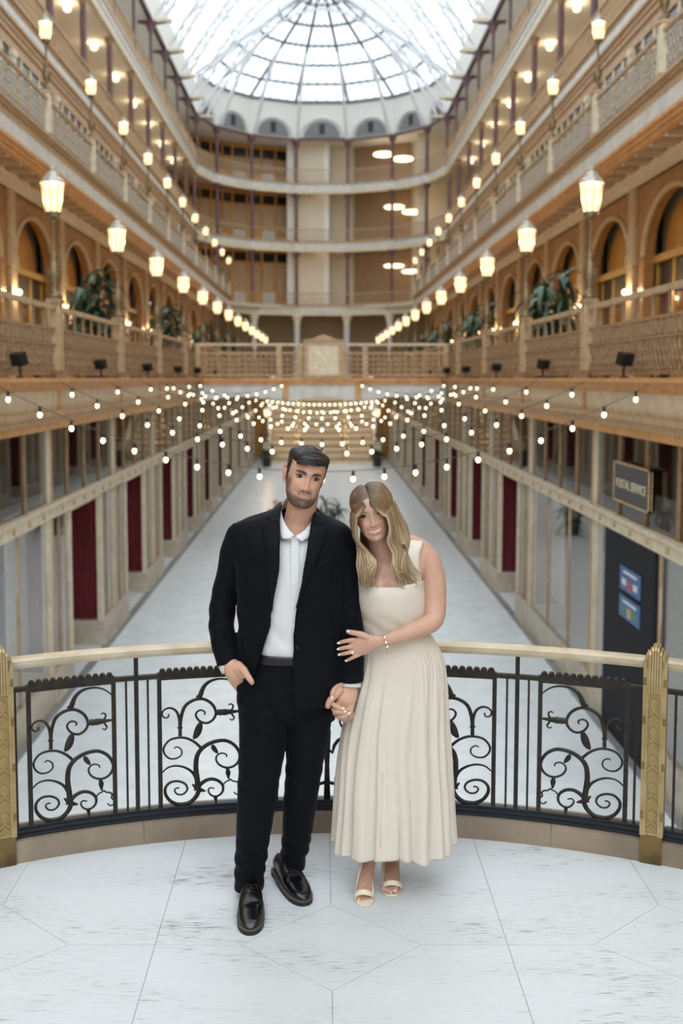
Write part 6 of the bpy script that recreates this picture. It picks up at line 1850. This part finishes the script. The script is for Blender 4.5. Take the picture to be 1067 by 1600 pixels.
# ---- jewellery
m = MB(); ctr = P(602.5, 1001, 3.812); ax = (P(597,1002,3.812)-P(608,999,3.812)).normalized(); u = Vector((0,1,0)); u = (u-ax*u.dot(ax)).normalized(); w_ = ax.cross(u)
m.tube([ctr+u*(.0245*cos(2*pi*i/24))+w_*(.0265*sin(2*pi*i/24)) for i in range(24)], .0009, 5, closed=True)
m.tube([ctr+w_*(-.026)+Vector((.002,-.004,-.003)), ctr+Vector((.006,-.01,-.055))], .0007, 4)
br_ = attach(plain('bracelet', m.v, m.f, 'gold'), wom)
for a in (-.75, 0.0, .75):
    p = ctr - u*(.0265*cos(a)) + w_*(.0285*sin(a)); m = MB()
    for i in range(4): m.sphere(p+Vector((.0032*cos(i*pi/2+.4), -.001, .0032*sin(i*pi/2+.4))), .0032, 8, 5, (1,.5,1))
    o = plain('charm', m.v, m.f, 'pearl'); o.parent = br_
    m = MB(); m.tube([p+Vector((.0066*cos(2*pi*i/12), 0, .0066*sin(2*pi*i/12))) for i in range(12)], .0009, 4, closed=True); o = plain('charm_rim', m.v, m.f, 'gold'); o.parent = br_
c_ = P(549.5, 1019, 3.829); m = MB(); ax = (P(544,1020,3.828)-P(553,1018,3.832)).normalized(); u = (Vector((0,1,0))-ax*ax.y).normalized(); w_ = ax.cross(u)
m.tube([c_+u*(.0098*cos(2*pi*i/18))+w_*(.0102*sin(2*pi*i/18)) for i in range(18)], .0011, 5, closed=True)
rg = attach(plain('finger_ring', m.v, m.f, 'gold'), wom)
m = MB().sphere(c_-u*.0115, .0052, 8, 5, (1,.7,1)); o = plain('stone', m.v, m.f, 'stone', smooth=False); o.parent = rg
m = MB(); m.tube([onc(x, y, .002) for x, y in smooth_poly([(588,858),(592,868),(599,873.5),(607,869),(612,858)])], .0007, 4)
nk = attach(plain('necklace', m.v, m.f, 'gold'), wom); m = MB().sphere(onc(599,874.5,.003), .0028, 8, 6); o = plain('pendant', m.v, m.f, 'gold'); o.parent = nk

# ---- heeled sandals
def floor_pt(px, py):
    a = (px-CX)/FPX; bb = -(py-CY)/FPX; d = Vector((a, cos(TH)+bb*sin(TH), -sin(TH)+bb*cos(TH))); t = (0-ZC)/d.z; return Vector((0,0,ZC))+d*t
def sandal(cx, toe_py, yaw, strap, lab):
    p = floor_pt(cx, toe_py); R = Matrix.Translation(p) @ Matrix.Rotation(yaw, 4, 'Z'); m = MB(); rings = []
    for i in range(25):
        u = i/24; y = .215*u; w_ = crv([(0,.012),(.06,.030),(.25,.0415),(.4,.038),(.7,.024),(.92,.023),(1,.012)], u); z = .002+.098*sstep(.30,.85,u)
        rings.append([R @ Vector((x, y, zz)) for x, zz in ((-w_, z), (w_, z), (w_, z+.009), (-w_, z+.009))])
    m.loft(rings); s_ = attach(plain('sandal', m.v, m.f, 'white_leather', smooth=False), wom)
    m = MB().loft([[R @ Vector((r_*cos(2*pi*i/10), .198+oy+r_*sin(2*pi*i/10), z)) for i in range(10)] for r_, z, oy in ((.006,0,.004),(.0065,.03,.004),(.011,.075,0),(.019,.1,-.005))])
    o = plain('heel', m.v, m.f, 'white_leather'); o.parent = s_
    top, bot = strap
    q = ribbon('toe_strap', [P(*v) for v in top], [P(*v) for v in bot], 'white_leather', wom, .0022, bulge=.002)
    q.parent = s_; q.matrix_parent_inverse = Matrix.Identity(4)
    m = MB()
    m.tube([R @ Vector((.031*cos(a), .17+.045*sin(a)*1.0, .125)) for a in [pi*i/12 for i in range(13)]], .0022, 5)
    o = plain('ankle_strap', m.v, m.f, 'white_leather'); o.parent = s_
sandal(568.5, 1417.5, radians(-4), ([(552.5,1402,3.868),(555,1394,3.862),(561,1390.5,3.852),(568,1389.5,3.848),(575,1390.5,3.852),(581,1394,3.862),(584,1401,3.870)], [(553,1408,3.858),(557,1401.5,3.848),(562,1399,3.842),(568,1398,3.840),(574,1399,3.842),(579.5,1401,3.85),(583,1407,3.860)]), 'l')
sandal(612.5, 1401.5, radians(3), ([(596.5,1385,3.925),(599,1379,3.92),(605,1376,3.908),(612.5,1375,3.904),(620,1376,3.908),(626,1379,3.92),(629,1385,3.928)], [(597,1391,3.915),(600.5,1386,3.905),(606,1384,3.898),(612.5,1383,3.896),(619,1384,3.898),(625,1386,3.905),(628,1391,3.918)]), 'r')
# ---- passer-by seen on the hall floor and mirrored in the shop glass
pr, pb, ptone = passer()
v_, f_, n_ = fuse(pb, .012, 3)
colmesh('body', [(v_, f_, [ptone(v) for v in v_])], M['skin'], pr)
tag(pr, 'passer-by in dark clothes walking on the hall floor beyond the railing', 'person')
bgb = empty('shopping_bag', (-1.36-.27, 29.11, ZG+.40))
MB().extr([(-.03,-.16,0),(.03,-.16,0),(.05,-.18,.32),(-.05,-.18,.32)], (0,.34,0)).build('sack', mat('sky_blue_plastic', '3f9fd6', .5), bgb)
MB().tube([(0,-.08,.31),(0,-.04,.42),(0,.04,.42),(0,.08,.31)], .008, 5).build('handle', mat('blue_handle', '2f86ba', .5), bgb)
tag(bgb, 'sky blue shopping bag in the hand of the passer-by', 'bag')
# ---- lights of lamps that stand outside the picture say so in their name
bpy.context.view_layer.update()
for o in [q for q in COL.objects if q.type == 'LIGHT']:
    p = o.matrix_world.translation; d = p.y*cos(TH)+(ZC-p.z)*sin(TH); u = p.y*sin(TH)+(p.z-ZC)*cos(TH)
    x, y = (CX+FPX*p.x/d, CY-FPX*u/d) if d > .1 else (-1, -1)
    if not (0 <= x <= 1067 and 0 <= y <= 1600): o.name = 'gallery_lamp_offscreen'
